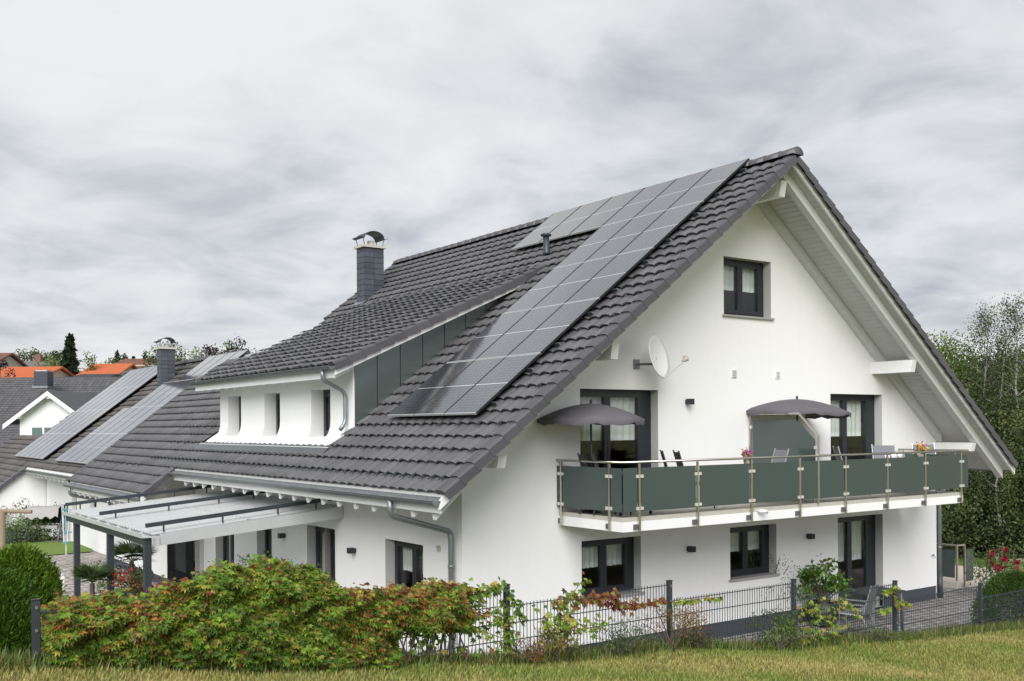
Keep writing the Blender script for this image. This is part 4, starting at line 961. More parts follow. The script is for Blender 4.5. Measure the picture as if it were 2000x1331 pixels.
# ================================================================== NEIGHBOUR HOUSE (behind, same row)
nb = thing('neighbour_house', 'white neighbouring house with brown-grey tiled roof and two pale solar arrays', 'house', (3, 28, 0))
NZ = 8.91
def NP(x): return NZ - (6.85 - x) * T if x <= 4.32 else NZ - (6.85 - 4.32) * T - (x - 4.32) * T
def nprism(mb, a, b, oa, ob, y0, y1): return mb.prism([(a, y0, NP(a) + oa), (b, y0, NP(b) + oa), (b, y0, NP(b) + ob), (a, y0, NP(a) + ob)], (0, y1 - y0, 0))
m = MB(); nprism(m, -1.07, 4.32, -.06, -.18, 21.0, 37.0); nprism(m, 4.322, 10.0, -.06, -.18, 21.0, 37.0); nprism(m, -3.6, -1.072, -.06, -.18, 31.7, 43.6); nprism(m, -1.07, .42, -.06, -.18, 37.01, 43.6)
nroof = build('roof', m, WHITEWOOD, nb)
ns = tile_sites((-1.10, 0, NP(-1.10)), vL, nL, 53, 21, 21.05, lambda x, y: x < 4.28 and y < 37)
ns += tile_sites((-1.10 - vL[0] * .335 * 10, 0, NP(-1.10) - vL[2] * .335 * 10), vL, nL, 40, 10, 31.7, lambda x, y: True)
ns += tile_sites((-1.10, 0, NP(-1.10)), vL, nL, 22, 6, 37.05, lambda x, y: x < .42)
joined_tiles('tile_field', ns, vL, nL, nroof, TILE_B, (.090, .083, .080), .14)
for i in range(43): place('ridge_tile', rme, nroof, (4.32, 21.0 + i * .378, NP(4.32) - .02))
for r in range(10): place('verge_tile', vme, nroof, (-1.10 - vL[0] * .335 * (r + 1), 31.5, NP(-1.10) - vL[2] * .335 * (r + 1)), ((0, 1, 0), vL, nL))
m = MB(); nprism(m, -3.55, -1.05, -.10, -.26, 31.58, 31.62); build('barge_board', m, WHITEWOOD, nroof)
m = MB(); m.box(-1.10, 21.0, NP(-1.1) - .28, -1.06, 31.55, NP(-1.1) - .09); build('fascia_board', m, WHITEWOOD, nroof)
y = 21.3
while y < 31.4:
    m = MB(); m.box(-1.02, y, NP(-1.1) - .40, -.30, y + .09, NP(-1.1) - .26); build('rafter_tail', m, WHITEWOOD, nroof); y += .75
gutter(nroof, -1.18, NP(-1.1) - .12, 21.0, 31.6)
m = MB()
nwh = [(23.2, 24.2, .9, 2.0), (26.2, 27.0, .5, 2.0)]
NW = lambda u, w, d: (-.30 + d, u, w)
wall_sheet(m, NW, 20.9, 31.62, -.2, lambda u: 2.95, nwh); reveals(m, NW, nwh, .2); build('wall', m, PLASTER, nb)
for h in nwh: window(nb, NW, *h, d=.16, split=0, handle=False)
for P4 in ([(-.30, 31.66, -.2), (-3.3, 31.66, -.2), (-3.3, 31.66, NP(-3.3) - .2), (-1.1, 31.66, NP(-1.1) - .2), (-.30, 31.66, 2.9)], [(-3.3, 31.66, -.2), (-3.3, 43.4, -.2), (-3.3, 43.4, NP(-3.3) - .18), (-3.3, 31.66, NP(-3.3) - .18)],
           [(-3.3, 43.4, -.2), (9.5, 43.4, -.2), (9.5, 43.4, 2.5), (-3.3, 43.4, NP(-3.3) - .18)], [(-.3, 36.8, 2.5), (9.0, 36.8, 2.5), (4.32, 36.8, NP(4.32) - .2)], [(-.3, 21.2, -.2), (9.0, 21.2, -.2), (9.0, 21.2, 2.9), (4.32, 21.2, NP(4.32) - .2), (-.3, 21.2, 2.9)]):
    m = MB(); m.poly(P4); build('wall', m, PLASTER, nb)
chimney(nb, 3.0, 3.55, 26.75, 27.25, 5.3, 7.42)
NRL = {0: 'lowest', 1: 'second', 2: 'third', 3: 'topmost'}
PM3 = panel_meshes(1.04, 1.60, PV1, 'c')
ORD = ['first', 'second', 'third', 'fourth', 'fifth', 'sixth']
def npanel(r, y, lab, grp): p = np.array((-.78, y, NP(-.78))) + nL * .11 + vL * r * 1.60; solar(p, vL, nL, PM3, lab, grp)
for r in range(4):
    for c in range(6): npanel(r, 29.3 + (c + 1) * 1.05, f'pale solar panel, {NRL[r]} row of the far neighbouring array, {ORD[c]} column from the slated chimney', 'far array on the neighbouring roof')
for r, y0_, k in ((0, 20.9, 6), (1, 20.9, 6), (2, 20.9, 5), (3, 20.6, 4)):
    for c in range(k): npanel(r, y0_ + (c + 1) * 1.05 - (.2 if r == 3 else 0), f'pale solar panel, {NRL[r]} row of the near neighbouring array, {ORD[k - 1 - c]} column from the slated chimney', 'near array on the neighbouring roof')

# ================================================================== FAR HOUSES
def frame_pt(a, b, z): return CAM * (1, 1, 0) + CR * a + CD * b + np.array((0, 0, z))     # a across, b away
def ua(u, b): return (u - CX) / FPX * b
def vz(v, b, u=100): return CAM[2] + (HY - (u - CX) * ROLL * 1 + 0 - v) / FPX * b
def rows_tiles(mb_sites, O, across, up, nrm, na, nu, wid, course): pass
fh = thing('gabled_house', 'house with dark tiled roof, white cross gable and square chimney', 'house', tuple(frame_pt(ua(90, 80), 80, 0)))
br, be = 86.0, 73.0; zr_ = vz(737, br); ze_ = zr_ - (br - be) * .62
L0, L1 = ua(-60, br), ua(262, br)
m = MB(); P = lambda a, b, z: tuple(frame_pt(a, b, z))
m.prism([P(L0, be, ze_), P(L0, br, zr_), P(L0, br + 9.5, ze_), P(L0, br + 9.5, ze_ - .2), P(L0, br, zr_ - .2), P(L0, be, ze_ - .2)], CR * (L1 - L0)); fr_ = build('roof', m, DKPLAIN, fh)
# tile courses of the slope facing us, as small stepped tiles
va = unit(CD * (br - be) + CU * (zr_ - ze_)); na_ = unit(np.cross(CR, va)); nu = int(np.linalg.norm([br - be, zr_ - ze_]) / .36)
V = []; F = []; k = 0; cc = []
O = frame_pt(L0, be, ze_)
for r in range(nu):
    for c in range(int((L1 - L0) / .34)):
        q = O + CR * (c * .34) + va * (r * .36); n_ = na_
        V += [q + n_ * .045, q + CR * .17 + n_ * .075, q + CR * .335 + n_ * .045, q + CR * .335 + va * .40 + n_ * .01, q + CR * .17 + va * .40 + n_ * .04, q + va * .40 + n_ * .01, q + n_ * .0, q + CR * .17 + n_ * .01, q + CR * .335 + n_ * .0]
        F += [(k, k + 1, k + 4, k + 5), (k + 1, k + 2, k + 3, k + 4), (k + 6, k + 7, k + 1, k), (k + 7, k + 8, k + 2, k + 1)]; k += 9; cc += [np.array((.048, .048, .054)) * random.uniform(.75, 1.3)] * 4
fastmesh('tile_field', V, F, DKROOF, parent=fr_, colors=np.array(cc), kind='stuff')
bw = 74.5; ac = ua(100, bw); za_ = vz(764, bw); hw = 3.25; sl_ = .74
wh = 2.3
m = MB(); m.poly([P(ac - wh, bw, -.2), P(ac + wh, bw, -.2), P(ac + wh, bw, za_ - wh * sl_ - .15), P(ac, bw, za_ - .15), P(ac - wh, bw, za_ - wh * sl_ - .15)])
for s in (-1, 1): m.quad(P(ac + s * wh, bw, -.2), P(ac + s * wh, bw + 6, -.2), P(ac + s * wh, bw + 6, za_ - wh * sl_ - .15), P(ac + s * wh, bw, za_ - wh * sl_ - .15))
build('wall', m, PLASTER, fh)
for s in (-1, 1):
    m = MB(); m.prism([P(ac, bw - .6, za_ + .08), P(ac + s * hw, bw - .6, za_ - hw * sl_ + .08), P(ac + s * hw, bw - .6, za_ - hw * sl_ - .03), P(ac, bw - .6, za_ - .03)], CD * 11.0); build('gable_roof', m, DKPLAIN, fh)
    m = MB(); m.prism([P(ac, bw - .63, za_ - .035), P(ac + s * hw, bw - .63, za_ - hw * sl_ - .035), P(ac + s * hw, bw - .63, za_ - hw * sl_ - .38), P(ac, bw - .63, za_ - .38)], CD * .05); build('barge_board', m, WHITEWOOD, fh)
    m = MB(); m.prism([P(ac, bw - .58, za_ - .035), P(ac + s * hw, bw - .58, za_ - hw * sl_ - .035), P(ac + s * hw, bw - .58, za_ - hw * sl_ - .12), P(ac, bw - .58, za_ - .12)], CD * .57); build('soffit', m, SOFFIT, fh)
    m = MB(); m.obox(frame_pt(ac + s * 2.2, bw - .25, za_ - 2.2 * sl_ - .30), CR * .12, CD * .27, CU * .12); build('purlin', m, WHITEWOOD, fh)
m = MB(); m.obox(frame_pt(ac, bw - .25, za_ - .42), CR * .13, CD * .27, CU * .15); build('purlin', m, WHITEWOOD, fh)
wz = vz(832, bw); m = MB(); m.obox(frame_pt(ua(85, bw), bw - .015, wz - .95), CR * .95, CD * .02, CU * .95); w_ = build('window', m, WHITEWOOD, fh)
for s in (-1, 1):
    m = MB(); m.obox(frame_pt(ua(85, bw) + s * .45, bw - .045, wz - .95), CR * .38, CD * .012, CU * .83); build('pane', m, mat('green_grey_pane', (.12, .17, .16), .08), w_)
cb_ = frame_pt(ua(86, 82.5), 82.5, 0); zc0, zc1 = vz(757, 82.5), vz(726, 82.5)
m = MB(); m.obox(cb_ + CU * (zc0 + zc1) / 2, CR * .54, CD * .54, CU * (zc1 - zc0) / 2); fc = build('chimney', m, SLATE, fh)
for k in range(1, 6):
    m = MB(); m.obox(cb_ + CU * (zc0 + (zc1 - zc0) * k / 6), CR * .555, CD * .555, CU * .02); build('slate_course', m, ANTH2, fc)
m = MB(); m.obox(cb_ + CU * (zc1 + .04), CR * .45, CD * .45, CU * .06); build('cap_slab', m, CONC, fc)
m = MB(); m.obox(cb_ + CU * (zc0 + .01), CR * .62, CD * .70, CU * .07); build('flashing', m, ZINC, fc)

def far_house(label, u0, u1, vr, ve, b, rm, depth=9.0, gable=None, chim=()):
    """ridge across the view between u0 and u1; vr ridge pixel row, ve eaves row"""
    a0, a1 = ua(u0, b), ua(u1, b); zr1, ze1 = vz(vr, b, u0), vz(ve, b, u0) - .3; g = float(ground_h(*frame_pt((a0 + a1) / 2, b, 0)[:2])) - .4; h = depth / 2
    t = thing('far_house', label, 'house', tuple(frame_pt((a0 + a1) / 2, b, g)))
    m = MB(); m.prism([P(a0 + .4, b - h + .5, g), P(a0 + .4, b - h + .5, ze1), P(a0 + .4, b, zr1 - .35), P(a0 + .4, b + h - .5, ze1), P(a0 + .4, b + h - .5, g)], CR * (a1 - a0 - .8)); build('wall', m, mat('far_cream_wall', (.55, .50, .44), .9, var=.1), t)
    m = MB(); m.prism([P(a0, b - h, ze1 - .2), P(a0, b, zr1), P(a0, b + h, ze1 - .2), P(a0, b + h, ze1 - .4), P(a0, b, zr1 - .2), P(a0, b - h, ze1 - .4)], CR * (a1 - a0)); r_ = build('roof', m, rm, t)
    m = MB(); z = 0
    nc = int(depth / 2 / .45)
    for k in range(1, nc): f = k / nc; m.obox(frame_pt((a0 + a1) / 2, b - h * (1 - f), (ze1 - .2) * (1 - f) + zr1 * f + .02), CR * (a1 - a0) / 2, CD * .06, CU * .025)
    build('tile_courses', m, rm, r_)
    for cu, ct in chim:
        c0 = frame_pt(ua(cu, b), b - .2, 0); m = MB(); m.obox(c0 + CU * (zr1 + .1), CR * .4, CD * .4, CU * .8); build('chimney', m, BRNROOF, t)
    n = 3
    for k in range(n):
        c0 = frame_pt(a0 + (a1 - a0) * (k + .5) / n, b - h + .49, ze1 - 1.2); m = MB(); m.obox(c0, CR * .5, CD * .03, CU * .6); w_ = build('window', m, WHITEWOOD, t); m = MB(); m.obox(c0 - CD * .03, CR * .42, CD * .02, CU * .52); build('pane', m, mat('far_dark_pane', (.03, .035, .04), .1), w_)
    return t
far_house('brown hip-end house with red gable on the hill at the edge of the village', -70, 26, 690, 722, 122, BRNROOF, 14)
far_house('long low house with bright red clay roof behind the square chimney', 8, 124, 717, 741, 112, ORROOF, 13)
far_house('orange clay roofed house left of the slated chimney', 184, 262, 711, 738, 118, ORROOF, 13)
far_house('grey roofed far house with red chimney between the round tree and the red roof', 52, 118, 706, 720, 142, mat('far_grey_roof', (.16, .15, .15), .7, var=.2), 9, chim=((78, 0),))
far_house('long dark red roof on the hill behind the slated chimney', 245, 352, 701, 716, 170, BRNROOF, 14)
far_house('dark grey roofed house below the columnar tree', 160, 232, 731, 742, 102, DKPLAIN, 12)

# ================================================================== FENCE
FY = -4.50
fence = thing('mesh_fence', 'anthracite double-rod mesh fence stepping down the lawn edge', 'fence', (0, FY, 1.0))
fxs = [on_y(u, 1200, FY)[0] for u in (70, 990, 1308, 1551, 1749, 1916)]
fxs.insert(1, (fxs[0] + fxs[1]) / 2); fxs.append(fxs[-1] + 2.5); fxs.append(fxs[-1] + 2.5)
ftop = [2.75, 2.60, 2.40, 2.20, 1.985, 1.73, 1.46, 1.25, 1.05]
for x, zt in zip(fxs, ftop):
    m = MB(); zb = float(lawn_z(x, FY)) - .25; m.box(x - .032, FY - .02, zb, x + .032, FY + .03, zt); o = build('post', m, ANTH2, fence)
    m = MB(); m.box(x - .036, FY - .024, zt + .001, x + .036, FY + .034, zt + .012); build('post_cap', m, BLACK, o)
    for k in range(4):
        m = MB(); z = zt - .06 - k * .2; m.box(x - .012, FY - .034, z - .012, x + .012, FY - .021, z + .012); build('clamp', m, ZINC, o)
for k, (xa_, xb_) in enumerate(zip(fxs[:-1], fxs[1:])):
    zt = min(ftop[k], ftop[k + 1] + (.0 if k > 2 else .12)) - .045
    zt = ftop[k + 1] - .05
    if k == 1: zt = ftop[2] - .04
    if k == 0: zt = 2.64
    m = MB(); a, b = xa_ + .035, xb_ - .035
    for r in range(5):
        z = zt - .2 * r
        for dy in (-.010, .004): m.box(a, FY + dy, z - .004, b, FY + dy + .007, z + .004)
    nn = int((b - a) / .05)
    for i in range(nn + 1):
        x = a + (b - a) * i / nn; m.box(x - .003, FY - .003, zt - .83, x + .003, FY + .004, zt + .028)
    build('wire_panel', m, ANTH2, fence)

# ================================================================== PLANTS
def palmate(P, D, size, cols):
    """five leaflets per leaf hanging from P; D = outward direction"""
    n = len(P); up = np.array((0, 0, 1.0)); D = unit(D); side = unit(np.cross(D, up) + 1e-3 * RNG.normal(size=(n, 3)))
    ax = unit(-up * RNG.uniform(.25, 1.1, (n, 1)) + D * RNG.uniform(.2, 1.0, (n, 1)) + side * RNG.uniform(-.7, .7, (n, 1))); nr = unit(D + up * RNG.uniform(.1, 1.0, (n, 1)))
    sd = unit(np.cross(nr, ax)); Vs, Fs, Cs = [], [], []; k = 0
    for ang, s in ((-75, .62), (-38, .88), (0, 1.0), (38, .88), (75, .62)):
        a = ax * math.cos(rad(ang)) + sd * math.sin(rad(ang)); L_ = size * s; V, F = leaf_quads(P, a, nr + .25 * RNG.normal(size=(n, 3)), L_, L_ * .40)
        Vs.append(V); Fs.append(F + k); k += len(V); Cs.append(cols * (1 + .08 * RNG.normal(size=(n, 1))))
    return np.concatenate(Vs), np.concatenate(Fs), np.concatenate(Cs).clip(.004, .9)
CG = np.array([(.095, .180, .018), (.15, .25, .022), (.055, .115, .014), (.20, .255, .03), (.27, .23, .035), (.25, .105, .025), (.16, .04, .02), (.12, .095, .025)])
def creeper_cols(n, w): w = np.array(w, float); return jitter_cols(CG[RNG.choice(len(CG), n, p=w / w.sum())], n, .22, .06)
def creeper_patch(prof, dens, bulge, wts, bottom, size=(.065, .115), yc=FY, core=True):
    """prof: [(u, v)] top outline in the photograph, taken on the plane of the fence"""
    pts = [on_y(u, v, FY - .12) for u, v in prof]; px = [p[0] for p in pts]; pz = [p[2] for p in pts]
    A = sum((px[i + 1] - px[i]) * 1.0 for i in range(len(px) - 1)); n = int(A * dens)
    x = RNG.uniform(px[0], px[-1], n); zt = np.interp(x, px, pz) + .035 * RNG.normal(size=n) + .04 * np.sin(x * 9.0) * np.sin(x * 4.1 + 2); zb = bottom(x); t = RNG.beta(1.35, 1.0, n); z = zb + (zt - zb) * t
    lump = (.5 + .32 * np.sin(x * 6.1 + z * 4.0 + np.sin(z * 7)) * np.sin(x * 3.3 - z * 6.4 + 1.0) + .25 * np.sin(x * 13 + 2 * np.sin(z * 9)) * np.sin(z * 15 + x * 4)).clip(0, 1)
    y = yc - bulge * (.12 + .88 * lump) * np.sqrt(np.clip(1 - (t - .45) ** 2 * 2.6, .05, 1)) * RNG.uniform(.55, 1.06, n)
    back = RNG.random(n) < .22; y = np.where(back, yc + RNG.uniform(0, bulge * .8, n), y)
    D = np.stack([.35 * RNG.normal(size=n), -np.ones(n), .4 + .4 * t], 1)
    w = wts(x, t); C = np.empty((n, 3)); g = RNG.random(n)
    cum = np.cumsum(w, 1) / w.sum(1, keepdims=True); idx = (g[:, None] > cum).sum(1).clip(0, len(CG) - 1); C = jitter_cols(CG[idx], n, .2, .06)
    return palmate(np.stack([x, y, z], 1), D, RNG.uniform(*size, n), C)
hedge = thing('creeper_hedge', 'dense virginia creeper hedge turning from green to orange along the fence', 'hedge', (-4.6, FY, 1.7))
hp = [(95, 1215), (120, 1192), (160, 1178), (210, 1168), (300, 1166), (345, 1152), (400, 1130), (450, 1110), (520, 1098), (575, 1104), (620, 1122), (655, 1148), (690, 1160), (740, 1150), (800, 1162), (850, 1152), (890, 1142), (915, 1150)]
def hw_(x, t):
    u = np.interp(x, [on_y(k, 1200, FY)[0] for k in (100, 330, 450, 650, 700, 950)], [0, .25, .5, .65, .8, 1.0])
    patch = .5 + .5 * np.sin(x * 3.3 + 1.2) * np.sin(x * 7.7 + t * 5)
    red = np.where(u < .3, .22, np.where(u < .68, .06, .34)) * (.35 + 1.1 * t ** 2) * (.4 + 1.2 * patch)
    grn = 1 - red.clip(0, .85); o = np.ones_like(x)
    return np.stack([grn * .30, grn * (.16 + .22 * t), grn * .26 * (1.3 - t), grn * .13, .10 + red * .45, red * .65, red * .38, .06 + red * .35], 1)
bot_h = lambda x: lawn_z(x, FY) + np.where(x > on_y(770, 1200, FY)[0], .38, -.02)
V, F, C = creeper_patch(hp, 5600, .42, hw_, bot_h, size=(.032, .075)); fastmesh('leaves', V, F, LEAF, parent=hedge, colors=C, kind='stuff')
# woody tangle inside
m = MB(); x0h, x1h = on_y(100, 1200, FY)[0], on_y(910, 1200, FY)[0]
for k in range(70):
    x = random.uniform(x0h, x1h); zt = np.interp(x, [on_y(u, v, FY - .1)[0] for u, v in hp], [on_y(u, v, FY - .1)[2] for u, v in hp]) - .08; zb = float(lawn_z(x, FY)) - .03
    pts = [(x + .12 * math.sin(i * 1.1 + k) * i / 4, FY + random.uniform(-.12, .06), zb + (zt - zb) * i / 5) for i in range(6)]; m.tube(pts, [.012, .011, .009, .008, .006, .004], 5)
build('stems', m, BARK, hedge)
# light strands of creeper further along the fence
def strand(label, name, spots, cat='climbing plant'):
    c0 = on_y(spots[0][0], spots[0][1], FY - .05); t = thing(name, label, cat, (c0[0], FY, float(lawn_z(c0[0], FY))))
    Vs, Fs, Cs, k = [], [], [], 0; m = MB()
    for u0_, v0_, u1_, v1_, n, w, s in spots:
        a, b = on_y(u0_, v0_, FY - .06), on_y(u1_, v1_, FY - .06); q = RNG.random(n)[:, None]; P_ = a + (b - a) * q + RNG.normal(size=(n, 3)) * s
        D = np.stack([.5 * RNG.normal(size=n), -np.ones(n), .2 * np.ones(n)], 1); V, F, C = palmate(P_, D, RNG.uniform(.045, .085, n), creeper_cols(n, w)); Vs.append(V); Fs.append(F + k); Cs.append(C); k += len(V)
        m.tube([a, (a + b) / 2 + np.array((0, -.02, .015)), b], [.005, .004, .003], 5)
    fastmesh('leaves', np.concatenate(Vs), np.concatenate(Fs), LEAF, parent=t, colors=np.concatenate(Cs), kind='stuff'); build('stems', m, BARK, t)
gr, rd, mixw, yel = (5, 4, 4, 3, 1, 0, 0, .4), (0, .2, 0, .3, .6, 2, 5, 2), (3, 2, 2, 2, 2, 1, 1, 2), (2, 3, .6, 5, 3, .4, 0, .3)
strand('green creeper curtain hanging over the fence beside the leafy post', 'creeper', [(905, 1158, 985, 1145, 70, gr, .045), (905, 1180, 985, 1215, 60, mixw, .07), (985, 1140, 998, 1280, 60, gr, .05), (1000, 1165, 1025, 1215, 26, gr, .025), (920, 1230, 990, 1250, 40, gr, .07), (780, 1235, 900, 1260, 60, gr, .08), (900, 1285, 1000, 1285, 40, mixw, .06), (890, 1150, 940, 1160, 60, mixw, .05)])
strand('yellow-green creeper with red shoots climbing up to the small window', 'creeper', [(1085, 1290, 1090, 1200, 70, mixw, .08), (1090, 1200, 1140, 1130, 36, yel, .05), (1050, 1215, 1180, 1225, 80, yel, .08), (1080, 1180, 1130, 1170, 40, mixw, .05), (1120, 1172, 1210, 1160, 46, rd, .035), (1060, 1250, 1110, 1230, 50, yel, .08)])
strand('red autumn creeper trailing along the top fence wires', 'creeper', [(1140, 1170, 1200, 1165, 50, rd, .03), (1180, 1178, 1250, 1182, 60, rd, .03), (1240, 1184, 1300, 1172, 40, (1, 0, 0, 1, 1, 2, 4, 2), .02)])
strand('thin green creeper tendril threaded along the wires past the bare post', 'creeper', [(1312, 1178, 1415, 1166, 50, yel, .014)])
strand('yellow creeper hanging over the fence in front of the terrace chairs', 'creeper', [(1560, 1185, 1640, 1180, 60, yel, .07), (1640, 1170, 1680, 1205, 34, yel, .03), (1565, 1230, 1640, 1215, 60, yel, .09), (1590, 1245, 1650, 1235, 30, mixw, .06), (1565, 1262, 1590, 1230, 30, mixw, .05)])
strand('yellow creeper cluster wrapped around the post by the terrace', 'creeper', [(1725, 1160, 1748, 1148, 24, yel, .03), (1715, 1195, 1735, 1190, 20, yel, .025), (1745, 1180, 1775, 1178, 26, (1, 2, 0, 5, 4, 1, 0, 0), .025), (1745, 1150, 1752, 1190, 16, yel, .02)])

def leaf_cloud(c, r, n, cols, L_=(.03, .06), wr=.5, up=.3, flat=False):
    P_ = c + rnd_dirs(n) * (RNG.random((n, 1)) ** .45) * np.array(r) * .85; A = rnd_dirs(n) + (0, 0, up); return leaf_quads(P_, A, rnd_dirs(n) + (0, 0, .5), RNG.uniform(*L_, n), RNG.uniform(*L_, n) * wr) + (jitter_cols(cols, n),)
def merge(parts):
    Vs, Fs, Cs, k = [], [], [], 0
    for V, F, C in parts: Vs.append(V); Fs.append(F + k); Cs.append(C); k += len(V)
    return np.concatenate(Vs), np.concatenate(Fs), np.concatenate(Cs)
def bush(name, label, cat, base, w, h, n, cols, L_=(.03, .06), wr=.4, up=.6, group=None, stems=8, spread=1.0, clumps=26):
    """shrub of upright twigs, each carrying its own clump of leaves"""
    t = thing(name, label, cat, tuple(base), group); base = np.array(base, float); parts = []; m = MB()
    for k in range(clumps):
        a = random.uniform(0, 6.28); e = random.random() ** .5; hh = random.uniform(.25, 1.0); tip = base + np.array((math.cos(a) * w * .5 * e, math.sin(a) * w * .5 * e * spread, h * hh * (1 - .35 * e * e)))
        parts.append(leaf_cloud(tip, (w * .30, w * .30, h * .30), max(6, n // clumps), cols[k % len(cols)], L_, wr, up))
        if k < stems * 2: m.tube([base + np.array((random.uniform(-.04, .04), random.uniform(-.04, .04), -.03)), (base + tip) / 2 + np.array((0, 0, .05)), tip], [.012, .008, .003], 5)
    V, F, C = merge(parts); fastmesh('foliage', V, F, LEAF, parent=t, colors=C, kind='stuff'); build('stems', m, BARK, t); return t
def lawn_pt(u, y): p = on_y(u, 1250, y); return np.array((p[0], y, float(lawn_z(p[0], y))))
bush('shrub', 'orange-tinged feathery shrub at the foot of the fence below the bare post', 'shrub', lawn_pt(1312, FY - .16), .85, .62, 1500, [(.16, .13, .025), (.22, .085, .02), (.09, .10, .025), (.25, .12, .02)], (.03, .06), .22, .9)
bush('shrub', 'low grey-green shrub at the foot of the fence beside the glass lids', 'shrub', lawn_pt(1212, FY - .14), .75, .38, 1100, [(.075, .115, .04), (.05, .09, .035), (.09, .12, .05)], (.03, .06), .25, .7)
bush('shrub', 'dark olive weed clump at the fence between bare post and the next', 'shrub', lawn_pt(1362, FY - .14), .4, .30, 500, [(.06, .075, .03), (.09, .08, .035)], (.03, .06), .3, .7)
bush('shrub', 'small green bush in front of the fence post by the potted shrub', 'shrub', lawn_pt(1520, FY - .14), .75, .52, 1200, [(.09, .15, .025), (.06, .11, .02), (.12, .16, .03)], (.03, .07), .35, .9)
bush('shrub', 'rusty dry weeds at the foot of the fence beside the leafy post', 'shrub', lawn_pt(1020, FY - .1), .55, .30, 500, [(.16, .09, .035), (.20, .07, .03), (.12, .11, .04)], (.03, .07), .25, .8)
bush('shrub', 'straw coloured grass tuft under the climbing creeper', 'shrub', lawn_pt(1085, FY - .1), .5, .42, 600, [(.22, .18, .07), (.13, .13, .04)], (.08, .16), .08, 1.4)
bush('shrub', 'low weeds along the fence below the terrace chairs', 'shrub', lawn_pt(1700, FY - .15), .9, .22, 800, [(.07, .11, .03), (.10, .12, .05)], (.02, .05), .4, .6)
# two glass bowls lying by the plinth
for k, u in enumerate((1217, 1240)):
    q = on_y(u, 1272, FY + .35); m = MB(); m.lathe((q[0], q[1], q[2] - .04), [(.0, 0), (.12, .0), (.17, .06), (.16, .065), (.11, .012), (0, .012)], 20)
    tag(build('glass_lid', m, glass_mat(f'clear_bowl{k}', (.8, .85, .85), .35, body=(.5, .52, .52)), None, smooth=True, loc=tuple(q)), ['clear glass dish on the bank behind the fence, nearer the leafy post', 'clear glass dish on the bank behind the fence, nearer the bare post'][k], 'dish')

# clipped and conifer shrubs
def thuja(label, base, w, h, n, cols, name='thuja_shrub', dome=.55):
    t = thing(name, label, 'shrub', tuple(base)); base = np.array(base, float)
    a = RNG.uniform(0, 2 * np.pi, n); q = RNG.random(n) ** .8; rr = w / 2 * np.sqrt(np.clip(1 - (np.clip(q - (1 - dome), 0, 1) / dome) ** 2.2, 0, 1)) * (1 + .10 * np.sin(a * 5 + q * 9) + .06 * RNG.normal(size=n)) * np.where(RNG.random(n) < .3, RNG.random(n) ** .5, 1)
    P_ = base + np.stack([rr * np.cos(a), rr * np.sin(a), h * q * (1 + .03 * RNG.normal(size=n))], 1); out = np.stack([np.cos(a), np.sin(a), 1.3 + 0 * a], 1)
    V, F = leaf_quads(P_, out + .45 * RNG.normal(size=(n, 3)), rnd_dirs(n), RNG.uniform(.035, .075, n), RNG.uniform(.010, .020, n)); C = jitter_cols(np.array(cols)[RNG.integers(0, len(cols), n)], n, .25, .08)
    fastmesh('foliage', V, F, LEAF, parent=t, colors=C, kind='stuff'); m = MB(); m.tube([base - (0, 0, .05), base + (0, 0, h * .7)], [.05, .02], 7); build('trunk', m, BARK, t)
    return t
q = at_depth(36, 1200, 10.6); thuja('bright green rounded thuja at the left end of the creeper hedge', (q[0], q[1], 1.6), .82, 1.36, 30000, [(.10, .19, .012), (.07, .14, .012), (.14, .23, .02)])
q = at_depth(-20, 1200, 10.2); thuja('thuja at the picture edge beyond the end fence post, darker than its neighbour', (q[0], q[1], 1.7), 1.1, 1.10, 20000, [(.08, .16, .015), (.05, .11, .012)])
q = on_y(1985, 1200, FY + .75); thuja('dark green clipped box ball behind the fence by the red roses', (q[0], FY + .75, .0), 1.35, 1.30, 26000, [(.055, .12, .02), (.035, .085, .016), (.08, .14, .025)], 'box_ball', .7)

# roses
def rose_bush(label, c, w, h, nl, nf, fc, lc=(.05, .10, .025), fsz=(.05, .08), cat='rose bush', name='rose_bush'):
    t = thing(name, label, cat, tuple(c)); c = np.array(c, float); m = MB(); parts = []
    for k in range(14):
        a = random.uniform(0, 6.28); tip = c + np.array((math.cos(a) * w * .4, math.sin(a) * w * .4, h * random.uniform(.5, 1))); m.tube([c, (c + tip) / 2 + np.array((0, 0, .1)), tip], [.014, .01, .004], 5); parts.append(leaf_cloud(tip - (0, 0, h * .2), (w * .45, w * .45, h * .5), nl // 14, lc, (.05, .09), .6, .1))
    V, F, C = merge(parts); fastmesh('foliage', V, F, LEAF, parent=t, colors=C, kind='stuff'); build('stems', m, BARK, t); fl = []
    for k in range(nf):
        a = random.uniform(0, 6.28); p_ = c + np.array((math.cos(a) * w * random.uniform(.2, .55), math.sin(a) * w * random.uniform(.2, .55), h * random.uniform(.55, 1.05))); fl.append(leaf_cloud(p_, (.05, .05, .05), 26, fc, fsz, .8, .3))
    V, F, C = merge(fl); fastmesh('blossoms', V, F, LEAF, parent=t, colors=C, kind='stuff'); return t
q = on_z(1975, 1165, 0.0); rose_bush('red rose bush in flower behind the clipped box ball', (q[0], q[1], -.05), 1.5, 1.25, 1800, 22, (.30, .02, .035), (.08, .12, .035), (.06, .10))

